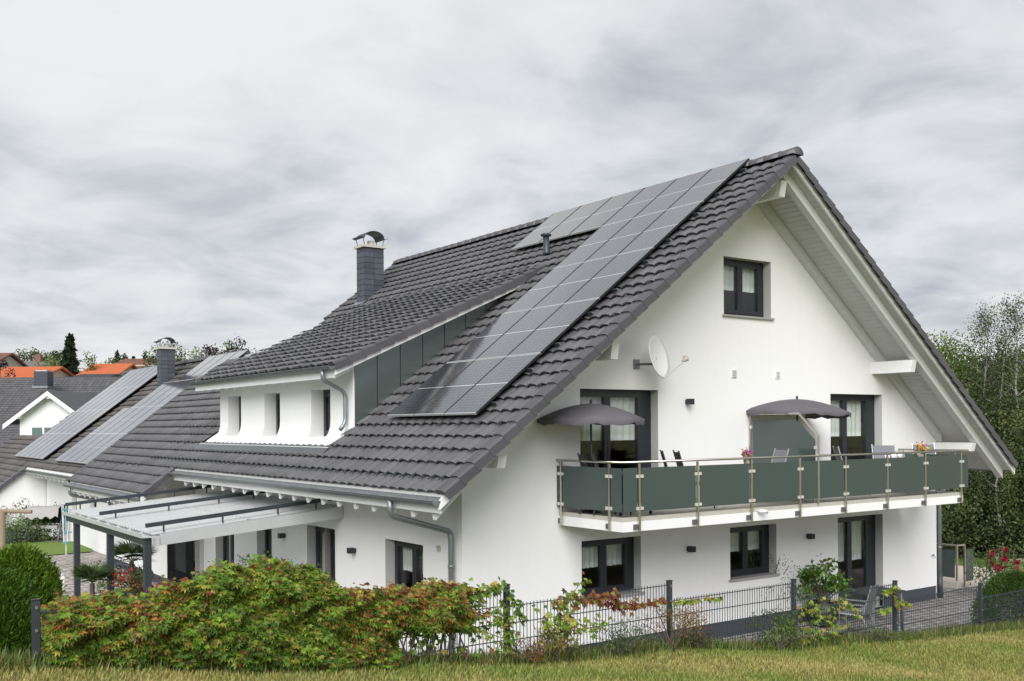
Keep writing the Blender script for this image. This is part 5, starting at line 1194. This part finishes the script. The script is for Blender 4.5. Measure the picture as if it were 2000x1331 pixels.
# trees ------------------------------------------------------------
def tree(name, label, base, h, w, n, cols, leaf=(.10, .18), wr=.55, crown0=.25, kind='round', trunk=.14, bark=None, clumps=60, droop=.0, group=None, rough=.35, clr=.16):
    base = np.array(base, float); t = thing(name, label, 'tree', tuple(base), group); bark = bark or BARK; m = MB()
    lean = np.array((random.uniform(-.03, .03) * h, random.uniform(-.03, .03) * h, 0)); tp = [base + lean * (i / 6) ** 2 + np.array((.06 * math.sin(i * 1.3), .06 * math.cos(i * 1.7), h * .95 * i / 6 - .1 * (i == 0))) for i in range(7)]
    m.tube(tp, [trunk * (1 - .14 * i) for i in range(7)], 8); parts = []
    for k in range(clumps):
        f = (k + random.random()) / clumps
        if kind == 'cone': z = f; R_ = w / 2 * (1 - f) ** .85 * random.uniform(.55, 1.05) + .04
        elif kind == 'birch': z = f; R_ = w / 2 * math.sin(math.pi * min(1, .12 + .88 * (1 - f)) ) ** .6 * random.uniform(.1, 1.05) * (1 - .55 * f)
        else: z = f; R_ = w / 2 * math.sqrt(max(0.02, 1 - (2 * f - .85) ** 2 / 1.35)) * random.uniform(.35, 1 + rough * .5)
        a = k * 2.399 + random.uniform(-.5, .5); zz = h * (crown0 + (1 - crown0) * z); trk = base + lean * (zz / h) ** 2
        tip = trk + np.array((R_ * math.cos(a), R_ * math.sin(a), zz)); nn = max(8, int(n / clumps * random.uniform(.5, 1.5)))
        cs = w * clr * random.uniform(.7, 1.3) * (.6 if kind == 'birch' and f > .7 else 1) * (1 - .72 * f if kind == 'cone' else 1)
        col = np.array(cols[random.randrange(len(cols))]) * random.uniform(.75, 1.25)
        Pn = rnd_dirs(nn) * (RNG.random((nn, 1)) ** .5) * (cs, cs, cs * (.8 if kind != 'birch' else 1.3)) * 1.15; 
        if kind == 'birch': Pn[:, 2] -= np.abs(RNG.normal(size=nn)) * cs * .7
        if kind == 'cone': Pn *= (1.1, 1.1, .55); Pn[:, 2] -= np.hypot(Pn[:, 0], Pn[:, 1]) * .35
        A = rnd_dirs(nn) + (0, 0, -droop); V, F = leaf_quads(tip + Pn, A, rnd_dirs(nn) + (0, 0, .6), RNG.uniform(*leaf, nn), RNG.uniform(*leaf, nn) * wr)
        parts.append((V, F, jitter_cols(col, nn, .28, .07)))
        if k % 2 == 0:
            s = trk + np.array((0, 0, zz - (.1 + .5 * R_ * (0.3 if kind == 'cone' else 1)) - trk[2] + base[2])) if False else base + lean * (zz / h) ** 2 + np.array((0, 0, max(.2, zz - .55 * R_ - .1)))
            m.tube([s, (s + tip) / 2 + np.array((0, 0, .08 * R_)), tip], [trunk * .30 * (1 - .6 * f), trunk * .18 * (1 - .6 * f), .008], 5)
    V, F, C = merge(parts); fastmesh('crown', V, F, LEAF, parent=t, colors=C, kind='stuff'); build('trunk', m, bark, t); return t
def tpos(u, v_top, dep, zg):
    p = at_depth(u, v_top, dep); return np.array((p[0], p[1], zg)), p[2] - zg
DG = [(.06, .085, .028), (.08, .11, .034), (.045, .066, .022)]; MG = [(.09, .125, .036), (.07, .10, .032), (.12, .145, .045)]; BG = [(.12, .18, .04), (.09, .145, .03), (.15, .195, .05)]; BI = [(.08, .105, .045), (.10, .125, .05), (.06, .08, .035)]
wood = [
 # label, u, v_top, depth, crown width, leaves, colours, kind, crown0, leaf, clumps, name
 ('bright green bushy tree rising just beyond the roof edge', 1856, 672, 41, 4.6, 6500, BG, 'round', .15, (.12, .20), 60, 'broadleaf_tree'),
 ('airy birch with white trunk standing clear above the wood', 1922, 598, 38, 3.5, 3300, BI, 'birch', .25, (.07, .13), 110, 'birch_tree'),
 ('tall birch at the wood edge with drooping twigs beyond the airy one', 1992, 578, 36, 3.2, 3400, BI, 'birch', .2, (.07, .13), 100, 'birch_tree'),
 ('thin young birch between the two tall birches', 1952, 655, 37, 1.8, 1300, BI, 'birch', .2, (.07, .12), 50, 'birch_tree'),
 ('dark broadleaf tree in the middle of the wood', 1950, 705, 44, 5.2, 7500, DG, 'round', .08, (.13, .22), 70, 'broadleaf_tree'),
 ('olive green tree filling the wood behind the gutter end', 1885, 742, 39, 4.2, 7000, MG, 'round', .05, (.12, .20), 65, 'broadleaf_tree'),
 ('dark tree at the far side of the wood', 2015, 715, 42, 5.2, 7000, DG, 'round', .06, (.13, .22), 65, 'broadleaf_tree'),
 ('mid green tree with feathery crown low in the wood', 1975, 790, 36, 3.8, 7500, MG, 'round', .05, (.10, .18), 70, 'broadleaf_tree'),
 ('deep shade understorey tree behind the corner downpipe', 1858, 800, 37, 4.2, 7000, DG, 'round', .0, (.12, .20), 60, 'broadleaf_tree'),
 ('dark hazel thicket in front of the wood by the path', 1905, 905, 34, 3.4, 6500, DG, 'round', .0, (.10, .18), 55, 'broadleaf_tree'),
 ('dark hazel thicket under the tall birch', 1985, 900, 33.5, 3.4, 6500, [(.045, .07, .022), (.03, .05, .018)], 'round', .0, (.10, .18), 55, 'broadleaf_tree'),
 ('low dark elder bush tree at the terrace end of the wood', 1850, 965, 33.5, 3.2, 5500, DG, 'round', .0, (.10, .18), 50, 'broadleaf_tree'),
 ('spreading tree beyond the picture edge of the wood', 2080, 640, 38, 5.5, 7000, MG, 'round', .05, (.13, .22), 60, 'broadleaf_tree'),
 ('thicket tree beyond the picture edge of the wood', 2060, 840, 34, 4.6, 6000, DG, 'round', .0, (.12, .2), 50, 'broadleaf_tree'),
 ('slim birch whose white stem shows in front of the dark thicket', 1947, 860, 32.6, 2.2, 1500, MG, 'birch', .45, (.08, .14), 34, 'birch_tree'),
 ('back row tree closing the wood', 1915, 735, 52, 7.0, 6000, DG, 'round', .0, (.18, .28), 60, 'broadleaf_tree'),
 ('back row tree closing the wood beyond the tall birch', 1998, 735, 52, 7.0, 6000, DG, 'round', .0, (.18, .28), 60, 'broadleaf_tree'),
]
for lab, u, vt, dep, w, n, cols, kind, c0, lf, cl, nm in wood:
    b, h = tpos(u, vt, dep, -.14); tree(nm, lab, b, h, w, int(n * 2.6), cols, tuple(k * .72 for k in lf), crown0=c0, kind=kind, clumps=cl, bark=BIRCH if 'birch' in nm else BARK, trunk=.075 if 'birch' in nm else .15, droop=.5 if kind == 'birch' else .1, group='trees of the wood', clr=.17 if kind != 'birch' else .13)
far = [
 ('tall dark spruce rising over the red roofs', 133, 656, 84, 2.6, 6000, [(.018, .035, .014), (.028, .05, .02)], 'cone', .05, (.25, .45), 90, 'spruce_tree'),
 ('round grey-green tree over the grey far roof', 63, 690, 108, 5.2, 2200, MG, 'round', .2, (.25, .4), 40, 'broadleaf_tree'),
 ('small dark pine pair left of the spruce, shorter crown', 104, 694, 110, 3.4, 1600, DG, 'round', .4, (.25, .4), 30, 'broadleaf_tree'),
 ('dark pine crown beside the spruce', 116, 688, 112, 3.2, 1600, DG, 'round', .4, (.25, .4), 30, 'broadleaf_tree'),
 ('yellow-green round bush tree under the pines by the spruce', 106, 704, 92, 4.4, 1800, BG, 'round', .1, (.22, .36), 36, 'broadleaf_tree'),
 ('light airy birch between spruce and orange roof', 179, 692, 78, 2.8, 1500, BG, 'birch', .1, (.14, .24), 44, 'birch_tree'),
 ('thin columnar cypress on the hill', 229, 685, 125, 1.7, 1200, [(.02, .035, .016)], 'cone', .0, (.25, .4), 40, 'cypress_tree'),
 ('low round hill tree right of the cypress', 240, 697, 128, 4.2, 1300, DG, 'round', .1, (.3, .45), 30, 'broadleaf_tree'),
 ('flat hill bush left of the cypress', 216, 704, 122, 4.0, 1200, MG, 'round', .1, (.3, .45), 30, 'broadleaf_tree'),
 ('dark tree seen behind the neighbouring slated chimney', 335, 677, 96, 4.8, 2400, DG, 'round', .15, (.2, .32), 46, 'broadleaf_tree'),
 ('green tree left of the neighbouring slated chimney', 303, 682, 100, 3.0, 1500, MG, 'round', .15, (.2, .32), 34, 'broadleaf_tree'),
 ('small fir on the hill above the dark red roof', 285, 694, 130, 2.6, 900, [(.02, .035, .016)], 'cone', .0, (.3, .45), 30, 'fir_tree'),
 ('tiny fir on the hill between cypress and small fir', 262, 697, 134, 2.2, 800, [(.02, .035, .016)], 'cone', .0, (.3, .45), 28, 'fir_tree'),
 ('purple-leaved beech, smaller of the two, over the ridge', 412, 678, 78, 3.4, 2400, [(.035, .022, .032), (.045, .03, .035)], 'round', .15, (.16, .28), 44, 'beech_tree'),
 ('purple-leaved beech, taller of the two, over the ridge', 464, 669, 74, 3.6, 2600, [(.03, .02, .028), (.04, .028, .03)], 'round', .15, (.16, .28), 46, 'beech_tree'),
 ('light green tree between the two purple beeches', 444, 673, 80, 3.2, 2200, BG, 'round', .15, (.16, .28), 44, 'broadleaf_tree'),
 ('light green tree left of the smaller purple beech', 388, 688, 80, 3.4, 2000, BG, 'round', .15, (.16, .28), 40, 'broadleaf_tree'),
 ('small green tree at the left end of the beech group', 425, 684, 84, 3.2, 1800, MG, 'round', .15, (.16, .28), 36, 'broadleaf_tree'),
 ('dark purple plum tree in front of the brown village roof', 4, 706, 60, 1.8, 1200, [(.03, .015, .025)], 'round', .1, (.14, .24), 30, 'plum_tree'),
]
for lab, u, vt, dep, w, n, cols, kind, c0, lf, cl, nm in far:
    dep *= 1.48; w *= 1.48; lf = tuple(k * 1.3 for k in lf)
    p_ = at_depth(u, vt, dep); g = float(ground_h(p_[0], p_[1])); b, h = tpos(u, vt, dep, g); h = max(h, 3.0); tree(nm, lab, b, h, w, n, cols, lf, crown0=c0 if h < 12 else max(c0, 1 - 10 / h), kind=kind, clumps=cl, group='trees behind the village', trunk=.14, clr=.15)

# ================================================================== TERRACE, right side
TZ = .0
def tp_(u, v): return on_z(u, v, TZ)
q = tp_(1672, 1240); copy_tree(cg, (q[0], q[1], TZ), 'grey mesh garden chair seen from behind on the lower terrace near the fence', rad(200))
q = tp_(1668, 1215); copy_tree(cg, (q[0] - .1, q[1] + .9, TZ), 'grey mesh garden chair turned sideways on the lower terrace by the terrace door', rad(-50))
q = tp_(1730, 1222); table('dark low garden table on the lower terrace between the mesh chairs', (q[0], q[1] + .3, TZ), 1.1, .8, .70, SLINGD, CHROME)
def potted(name, label, u, v, r, hp_, pm, leaves, h, w, n, L_=(.04, .08), cols=None, wr=.6):
    q = tp_(u, v); t = thing(name, label, 'potted plant', (q[0], q[1], TZ)); m = MB(); m.lathe((q[0], q[1], TZ), [(0, 0), (r * .75, 0), (r, hp_), (r * .9, hp_), (r * .85, hp_ * .85), (0, hp_ * .85)], 18); build('pot', m, pm, t, smooth=True)
    c = np.array((q[0], q[1], TZ + hp_)); parts = []; m = MB()
    for k in range(18):
        a = random.uniform(0, 6.28); tip = c + np.array((math.cos(a) * w * .45 * random.random() ** .5, math.sin(a) * w * .45 * random.random() ** .5, h * random.uniform(.2, 1))); m.tube([c - (0, 0, .1), (c + tip) / 2, tip + (0, 0, .03)], [.016, .011, .006], 5); parts.append(leaf_cloud(tip - (0, 0, .08), (w * .25, w * .25, h * .22), n // 18, cols[k % len(cols)], L_, wr, .2))
    V, F, C = merge(parts); fastmesh('foliage', V, F, LEAF, parent=t, colors=C, kind='stuff'); build('stems', m, BARK, t)
potted('potted_shrub', 'tall loose olive shrub in a square black tub against the gable wall', 1500, 1218, .30, .48, BLACK, 0, 1.15, 1.3, 900, (.03, .06), [(.09, .10, .06), (.06, .075, .04)], .5)
potted('potted_shrub', 'bright green leafy shrub in a black pot beside the terrace door', 1608, 1222, .32, .5, BLACK, 0, .95, 1.0, 700, (.07, .13), [(.10, .20, .025), (.075, .16, .02)], .7)
potted('potted_shrub', 'dark thin-twigged shrub in a pot between the tub and the terrace door', 1560, 1208, .25, .4, BLACK, 0, 1.6, 1.1, 380, (.03, .06), [(.06, .07, .045), (.09, .08, .05)], .5)
# black hose standing by the post
q0 = at_depth(1762, 1180, 17.3); m = MB(); m.tube(smooth_path([q0, q0 + (0, 0, -.55), q0 + CR * .28 + (0, 0, -.66)], .2, 6), .022, 8); hs = thing('garden_hose', 'black bent pipe leaning beside the fence post at the terrace', 'pipe', tuple(q0 - (0, 0, .7))); build('pipe', m, ANTH2, hs, smooth=True); m = MB(); m.tube([q0 + CR * .27 + (0, 0, -.66), q0 + CR * .33 + (0, 0, -.66)], .04, 8); build('end_fitting', m, BLACK, hs)
# parapet with glass rail at the far corner of the terrace
c1 = on_z(1895, 1150, TZ); c0 = on_z(1838, 1142, TZ)
tr_ = thing('terrace_railing', 'steel and glass railing at the far corner of the lower terrace', 'railing', tuple(c1)); ex = np.array((1.0, 0, 0)); ey = np.array((0, 1.0, 0)); cc_ = np.array((c1[0] - .1, c1[1] + .2, TZ))
far_e = cc_ + ey * 7.0
m = MB(); m.box(cc_[0] - .2, cc_[1], TZ - .1, cc_[0] + .02, cc_[1] + 7.2, TZ + .16); build('kerb', m, CONC, tr_)
for d_ in (0.1, 1.7, 3.3, 4.9, 6.5):
    m = MB(); a = cc_ + ey * d_; m.box(a[0] - .022, a[1] - .022, TZ + .16, a[0] + .022, a[1] + .022, TZ + 1.06); build('post', m, STEEL, tr_)
m = MB(); m.tube([cc_ + ex * .35 + (0, .1, 1.08), cc_ + (0, .1, 1.08), far_e + (0, .1, 1.08)], .022, 8); build('handrail', m, STEEL, tr_)
m = MB(); m.box(cc_[0] + .35 - .022, cc_[1] + .08, TZ - .05, cc_[0] + .35 + .022, cc_[1] + .12, TZ + 1.06); build('post', m, STEEL, tr_)
for d_ in (0.1, 1.7, 3.3, 4.9):
    m = MB(); a = cc_ + ey * d_; m.box(a[0] - .006, a[1] + .06, TZ + .24, a[0] + .006, a[1] + 1.54, TZ + .95); build('glass_pane', m, BGLASS, tr_)
m = MB(); m.box(cc_[0] + .40, cc_[1] + .095, TZ + .12, cc_[0] + .75, cc_[1] + .107, TZ + .95); build('glass_pane', m, BGLASS, tr_)

# ================================================================== PATIO PLANTS, left
def palm(name, label, u, v, dep, r=.5, n=16, trunkh=.5):
    p_ = at_depth(u, v, dep); t = thing(name, label, 'palm', (p_[0], p_[1], -.03)); m = MB(); m.lathe((p_[0], p_[1], -.03), [(0, 0), (.2, 0), (.27, .42), (.24, .42), (0, .38)], 18); build('pot', m, BLACK, t, smooth=True)
    m = MB(); m.tube([(p_[0], p_[1], .3), (p_[0], p_[1], p_[2])], [.06, .05], 8); build('trunk', m, BARK, t); c = np.array((p_[0], p_[1], p_[2])); parts = []
    for k in range(n):
        a = k * 2.4 + random.uniform(-.2, .2); el = random.uniform(.1, 1.2); d = np.array((math.cos(a) * math.cos(el), math.sin(a) * math.cos(el), math.sin(el))); hub = c + d * r * .45; s = unit(np.cross(d, CU)); nn = 15; ang = np.linspace(-1.2, 1.2, nn)
        A = d[None] * np.cos(ang)[:, None] + s[None] * np.sin(ang)[:, None] + np.array((0, 0, -.18)); nr = np.cross(s, d); V, F = leaf_quads(np.repeat(hub[None], nn, 0), A, np.repeat(nr[None], nn, 0), np.full(nn, r * .75), np.full(nn, .035)); parts.append((V, F, jitter_cols((.055, .10, .025), nn, .25)))
        V, F = leaf_quads(c[None], d[None], nr[None], np.array([r * .5]), np.array([.03])); parts.append((V, F, jitter_cols((.06, .09, .03), 1)))
    V, F, C = merge(parts); fastmesh('fronds', V, F, LEAF, parent=t, colors=C, kind='stuff'); return t
palm('potted_palm', 'fan palm in a pot between the two patio roof posts', 257, 1098, 21.5, .55)
palm('potted_palm', 'low fan palm in a dark pot in front of the outer patio post', 180, 1140, 20.5, .45, 14)
def patio_plant(label, u, v, dep, w, h, n, cols, L_=(.04, .08), pot=True):
    p_ = at_depth(u, v, dep); t = thing('potted_flowers', label, 'potted plant', (p_[0], p_[1], -.03)); zt = p_[2]; 
    m = MB(); hz = max(.25, zt - h + .03); m.lathe((p_[0], p_[1], -.03), [(0, 0), (w * .3, 0), (w * .42, hz), (w * .38, hz), (0, hz * .9)], 18); build('pot', m, BLACK, t, smooth=True)
    c = np.array((p_[0], p_[1], zt - h * .5)); parts = [leaf_cloud(c + RNG.normal(size=3) * (w * .25, w * .25, h * .22), (w * .4, w * .4, h * .4), n // 14, cols[k % len(cols)], L_, .6, .4) for k in range(14)]
    V, F, C = merge(parts); fastmesh('foliage', V, F, LEAF, parent=t, colors=C, kind='stuff')
GRN = (.07, .12, .03)
patio_plant('red geranium in a dark pot under the fan palm', 262, 1108, 20.6, .6, .45, 500, [GRN, (.45, .03, .03), (.05, .09, .03)])
patio_plant('bushy green pot plant with brownish leaves behind the middle patio post', 232, 1095, 22.0, .9, .8, 900, [GRN, (.09, .10, .04), (.14, .08, .04), (.05, .10, .03)])
patio_plant('green leafy plant low between the patio posts', 240, 1150, 19.5, .9, .6, 700, [(.05, .11, .03), (.08, .15, .03)])
patio_plant('pot with reddish foliage beside the inner patio post', 272, 1118, 20.2, .6, .5, 500, [GRN, (.16, .07, .03), (.07, .10, .03)])
patio_plant('magenta petunias by the inner patio post', 312, 1142, 17.5, .55, .35, 420, [(.22, .01, .11), (.16, .01, .09), GRN])
patio_plant('violet flowers on tall stems against the eave wall', 478, 1096, 17.5, .5, .55, 260, [GRN, (.10, .04, .16), (.05, .06, .05)], (.03, .06))
patio_plant('round clipped plant in front of the eave wall', 512, 1088, 17.8, .34, .34, 420, [(.05, .09, .025)])
patio_plant('magenta flower cluster peeping over the hedge top', 540, 1100, 16.5, .8, .42, 420, [(.22, .01, .10), GRN, (.12, .02, .08)], (.03, .06))
patio_plant('small pot plant on the sill side of the eave wall window', 634, 1118, 16.6, .26, .30, 220, [(.11, .15, .04)], (.05, .10))
q = on_x(412, 1120, -1.1); copy_tree(cg, (q[0], q[1], -.02), 'grey mesh chair on the patio showing above the hedge top', rad(175))

# ================================================================== GARDEN, far left
GL = -.10
def gl(u, v): return on_z(u, v, GL)
# log pergola
q = gl(4, 1110); zt_ = on_z(8, 995, GL)[2]
lg = thing('log_arch', 'weathered round-log garden arch at the picture edge', 'pergola', (q[0], q[1], GL)); dep_ = float((q - CAM) @ CD); top = at_depth(5, 997, dep_); e_ = at_depth(62, 1000, dep_)
m = MB(); m.tube([(q[0], q[1], GL), (top[0], top[1], top[2])], [.11, .09], 10); build('log_post', m, WOODLOG, lg)
m = MB(); m.tube([top - CR * .6, e_], [.07, .06], 10); build('log_beam', m, WOODLOG, lg)
m = MB(); m.tube([(q[0], q[1], 1.3), top - CR * .5 + CU * -.05], [.05, .05], 8); build('brace', m, WOODLOG, lg)
# covered garden swing
sw = gl(92, 1062); ds_ = float((sw - CAM) @ CD); sc_ = ds_ / FPX
swing = thing('garden_swing', 'grey canvas covered garden swing in front of the neighbouring wall', 'garden swing', (sw[0], sw[1], GL))
a0 = at_depth(60, 992, ds_); a1 = at_depth(124, 989, ds_); n_ = 14; V = []
for dz, off in ((0, -.45), (.12, 0), (0, .45), (-.45, .5)):
    pass
rowsv = [(-.30, -.42), (.0, -.30), (.06, 0), (.0, .3), (-.30, .42)]
for dz, dy in [(-.38, -.50), (-.05, -.42), (.06, -.1), (.06, .15), (-.05, .42), (-.38, .5)]:
    for i in range(n_): f = i / (n_ - 1); b_ = a0 + (a1 - a0) * f; V.append(b_ + CD * dy + CU * (dz + (.06 * math.sin(i * 1.7) if dz < -.2 else -.03 * math.sin(math.pi * f))))
F = [(r * n_ + i, r * n_ + i + 1, (r + 1) * n_ + i + 1, (r + 1) * n_ + i) for r in range(5) for i in range(n_ - 1)]
CANV = mat('grey_canvas', (.33, .325, .32), .9, var=.15, vscale=4); fastmesh('canopy', V, F, CANV, parent=swing, smooth=True)
for a in (a0, a1):
    for s in (-1, 1):
        m = MB(); m.tube([a + CU * .0, np.array((a[0], a[1], GL)) + CD * .55 * s], .03, 6); build('leg', m, ANTH2, swing)
m = MB(); m.bar(np.array((a0[0], a0[1], .55)) + CR * .15, np.array((a1[0], a1[1], .55)) - CR * .15, .5, .12); build('seat', m, CANV, swing)
m = MB(); m.bar(np.array((a0[0], a0[1], .95)) + CR * .15 + CD * .25, np.array((a1[0], a1[1], .95)) - CR * .15 + CD * .25, .08, .6); build('backrest', m, SLINGD, swing)
# folded rotary dryer
q = gl(129, 1090); dq = float((q - CAM) @ CD); tq = at_depth(129, 988, dq)
dr = thing('rotary_dryer', 'folded rotary clothes dryer in turquoise and white on the grass', 'clothes dryer', (q[0], q[1], GL)); m = MB(); m.tube([(q[0], q[1], GL), tq], .022, 8); build('pole', m, ALU, dr)
TURQ = mat('turquoise_plastic', (.05, .34, .42), .5)
for k in range(4):
    a = k * 1.57 + .4; m = MB(); o_ = np.array((math.cos(a), math.sin(a), 0)); m.tube([tq + o_ * .16 + CU * .02, np.array((q[0], q[1], .45)) + o_ * .08], .014, 6); build('arm', m, DISHM, dr)
for z in (.40, .75, tq[2] - .15): m = MB(); m.lathe((q[0], q[1], z), [(.05, 0), (.09, .0), (.09, .05), (.05, .05)], 10); build('hub', m, TURQ, dr)
m = MB()
for k in range(7): m.tube([(q[0] + .10 * math.cos(k), q[1] + .10 * math.sin(k), .62 + .08 * k), (q[0] + .11 * math.cos(k + 2), q[1] + .11 * math.sin(k + 2), tq[2] - .1)], .006, 4)
build('cords', m, TURQ, dr)
for lab, u, v, w, h, cols in (('white-flowered bush left of the garden swing', 30, 1050, 1.6, 1.5, [(.05, .10, .03), (.08, .13, .04), (.6, .6, .52)]), ('yellow-green bush below the garden swing', 62, 1062, 1.7, 1.05, [(.11, .17, .03), (.08, .14, .03)]),
                              ('dark rose hedge with pale blossoms below the garden swing', 100, 1058, 2.2, 1.45, [(.055, .12, .025), (.04, .09, .02), (.06, .13, .03), (.62, .58, .46)]), ('grey lavender clump at the edge of the small lawn', 42, 1064, 1.5, .6, [(.10, .13, .10), (.08, .11, .07)])):
    q = gl(u, v); bush('garden_bush', lab, 'bush', (q[0], q[1], GL), w, h, 1500, cols, (.06, .12), .6, .3)
m = MB(); ps = [gl(-60, 1066), gl(178, 1062), gl(180, 1083), gl(100, 1090), gl(18, 1093), gl(-60, 1096)]; m.poly([(p_[0], p_[1], GL + .10) for p_ in ps]); struct(build('side_lawn', m, mat('side_lawn_green', (.12, .19, .03), .95, var=.2, vscale=1.5, bump=.5, bscale=30)))
# white bollard and low wooden box on the driveway
q = gl(122, 1165); m = MB(); zt_ = at_depth(122, 1122, float((q - CAM) @ CD))[2]; bo = thing('bollard', 'short white round post beside the driveway', 'bollard', (q[0], q[1], GL)); m.tube([(q[0], q[1], GL), (q[0], q[1], zt_ - .03)], .07, 12); build('shaft', m, DISHM, bo, smooth=True); m = MB(); m.lathe((q[0], q[1], zt_ - .03), [(.075, 0), (.075, .02), (.0, .05)], 12); build('cap', m, ALU, bo)
p_ = at_depth(30, 1122, 14.0); bush('lily', 'cream white lilies behind the bright thuja', 'flower', (p_[0], p_[1], p_[2] - .9), .5, 1.0, 260, [(.65, .60, .42), (.70, .66, .5), (.09, .14, .03)], (.05, .09), .6, .5)
# gravel strip by the annex corner
n = 700; q0 = np.array((-1.9, 14.2)); P_ = np.stack([RNG.uniform(-2.0, -.8, n), RNG.uniform(13.8, 20.0, n), np.full(n, -.03)], 1); V, F = leaf_quads(P_, rnd_dirs(n) * (1, 1, .2), rnd_dirs(n) + (0, 0, 1.2), RNG.uniform(.08, .16, n), RNG.uniform(.07, .14, n)); V[:, 2] = np.maximum(V[:, 2], -.03) + .02
# ================================================================== GRASS
def grass(name, label, n, fx, h, cols):
    P_ = fx(n); n = len(P_); a = RNG.uniform(0, 6.28, n); L_ = RNG.uniform(*h, n)[:, None]; side = np.stack([np.cos(a), np.sin(a), 0 * a], 1); lean = np.stack([np.cos(a + 1.3), np.sin(a + 1.3), 0 * a], 1) * RNG.uniform(.1, .8, n)[:, None]
    wdt = RNG.uniform(.006, .012, n)[:, None]; V = np.stack([P_ - side * wdt, P_ + side * wdt, P_ + (CU + lean) * L_], 1).reshape(-1, 3)
    o = fastmesh(name, V, np.arange(3 * n).reshape(n, 3), LEAF, colors=jitter_cols(cols(P_), n, .22, .06), kind='stuff'); tag(o, label, 'grass'); return o
def lawn_pts(n):
    # even over the lawn in view
    x = RNG.uniform(-13, 24, n); y = RNG.uniform(-11.5, -4.34, n); dx, dy = x - CAM[0], y - CAM[1]; dep = dx * CD[0] + dy * CD[1]; lat = dx * CR[0] + dy * CR[1]
    ok = (dep > 5) & (np.abs(lat / dep * FPX) < 1450) & ((4.25 - lawn_z(x, y)) / dep * FPX < 600); x, y = x[ok], y[ok]; return np.stack([x, y, lawn_z(x, y) - .004], 1)
def lawn_cols(P_):
    x, y = P_[:, 0], P_[:, 1]; s = .5 + .5 * np.sin(x * .9 + 2.1 * y + 1.3 * np.sin(x * .7 + y)) ; s2 = .5 + .5 * np.sin(2.3 * x - 1.7 * y + 2 * np.sin(x * 1.9)); t = (.55 * s + .30 * s2 + .25 * RNG.random(len(x)))[:, None].clip(0, 1)
    return np.array((.145, .215, .032)) * (1 - t) + np.array((.36, .31, .11)) * t
grass('grass', 'short mown grass with dry yellow patches in front of the fence', 600000, lawn_pts, (.025, .06), lawn_cols)
def edge_pts(n):
    x = RNG.uniform(-12, 24, n); y = FY + RNG.normal(size=n) * .11 - .02; y = np.minimum(y, -4.36); return np.stack([x, y, lawn_z(x, y) - .004], 1)
grass('grass', 'longer uncut grass fringe along the foot of the fence', 34000, edge_pts, (.06, .19), lambda P_: np.where(RNG.random((len(P_), 1)) < .35, np.array((.22, .185, .07)), np.array((.095, .16, .03))))
def strip_pts(n):
    q = np.array([on_z(u, v, -.14) for u, v in ((1838, 1108), (2010, 1122), (2010, 1103), (1838, 1098))]); a, b = RNG.random((2, n, 1)); p_ = (q[0] * (1 - a) + q[1] * a) * (1 - b) + (q[3] * (1 - a) + q[2] * a) * b; return p_
grass('grass', 'bright green grass strip between the path and the wood', 9000, strip_pts, (.08, .2), lambda P_: np.repeat(np.array(((.12, .20, .03),)), len(P_), 0))
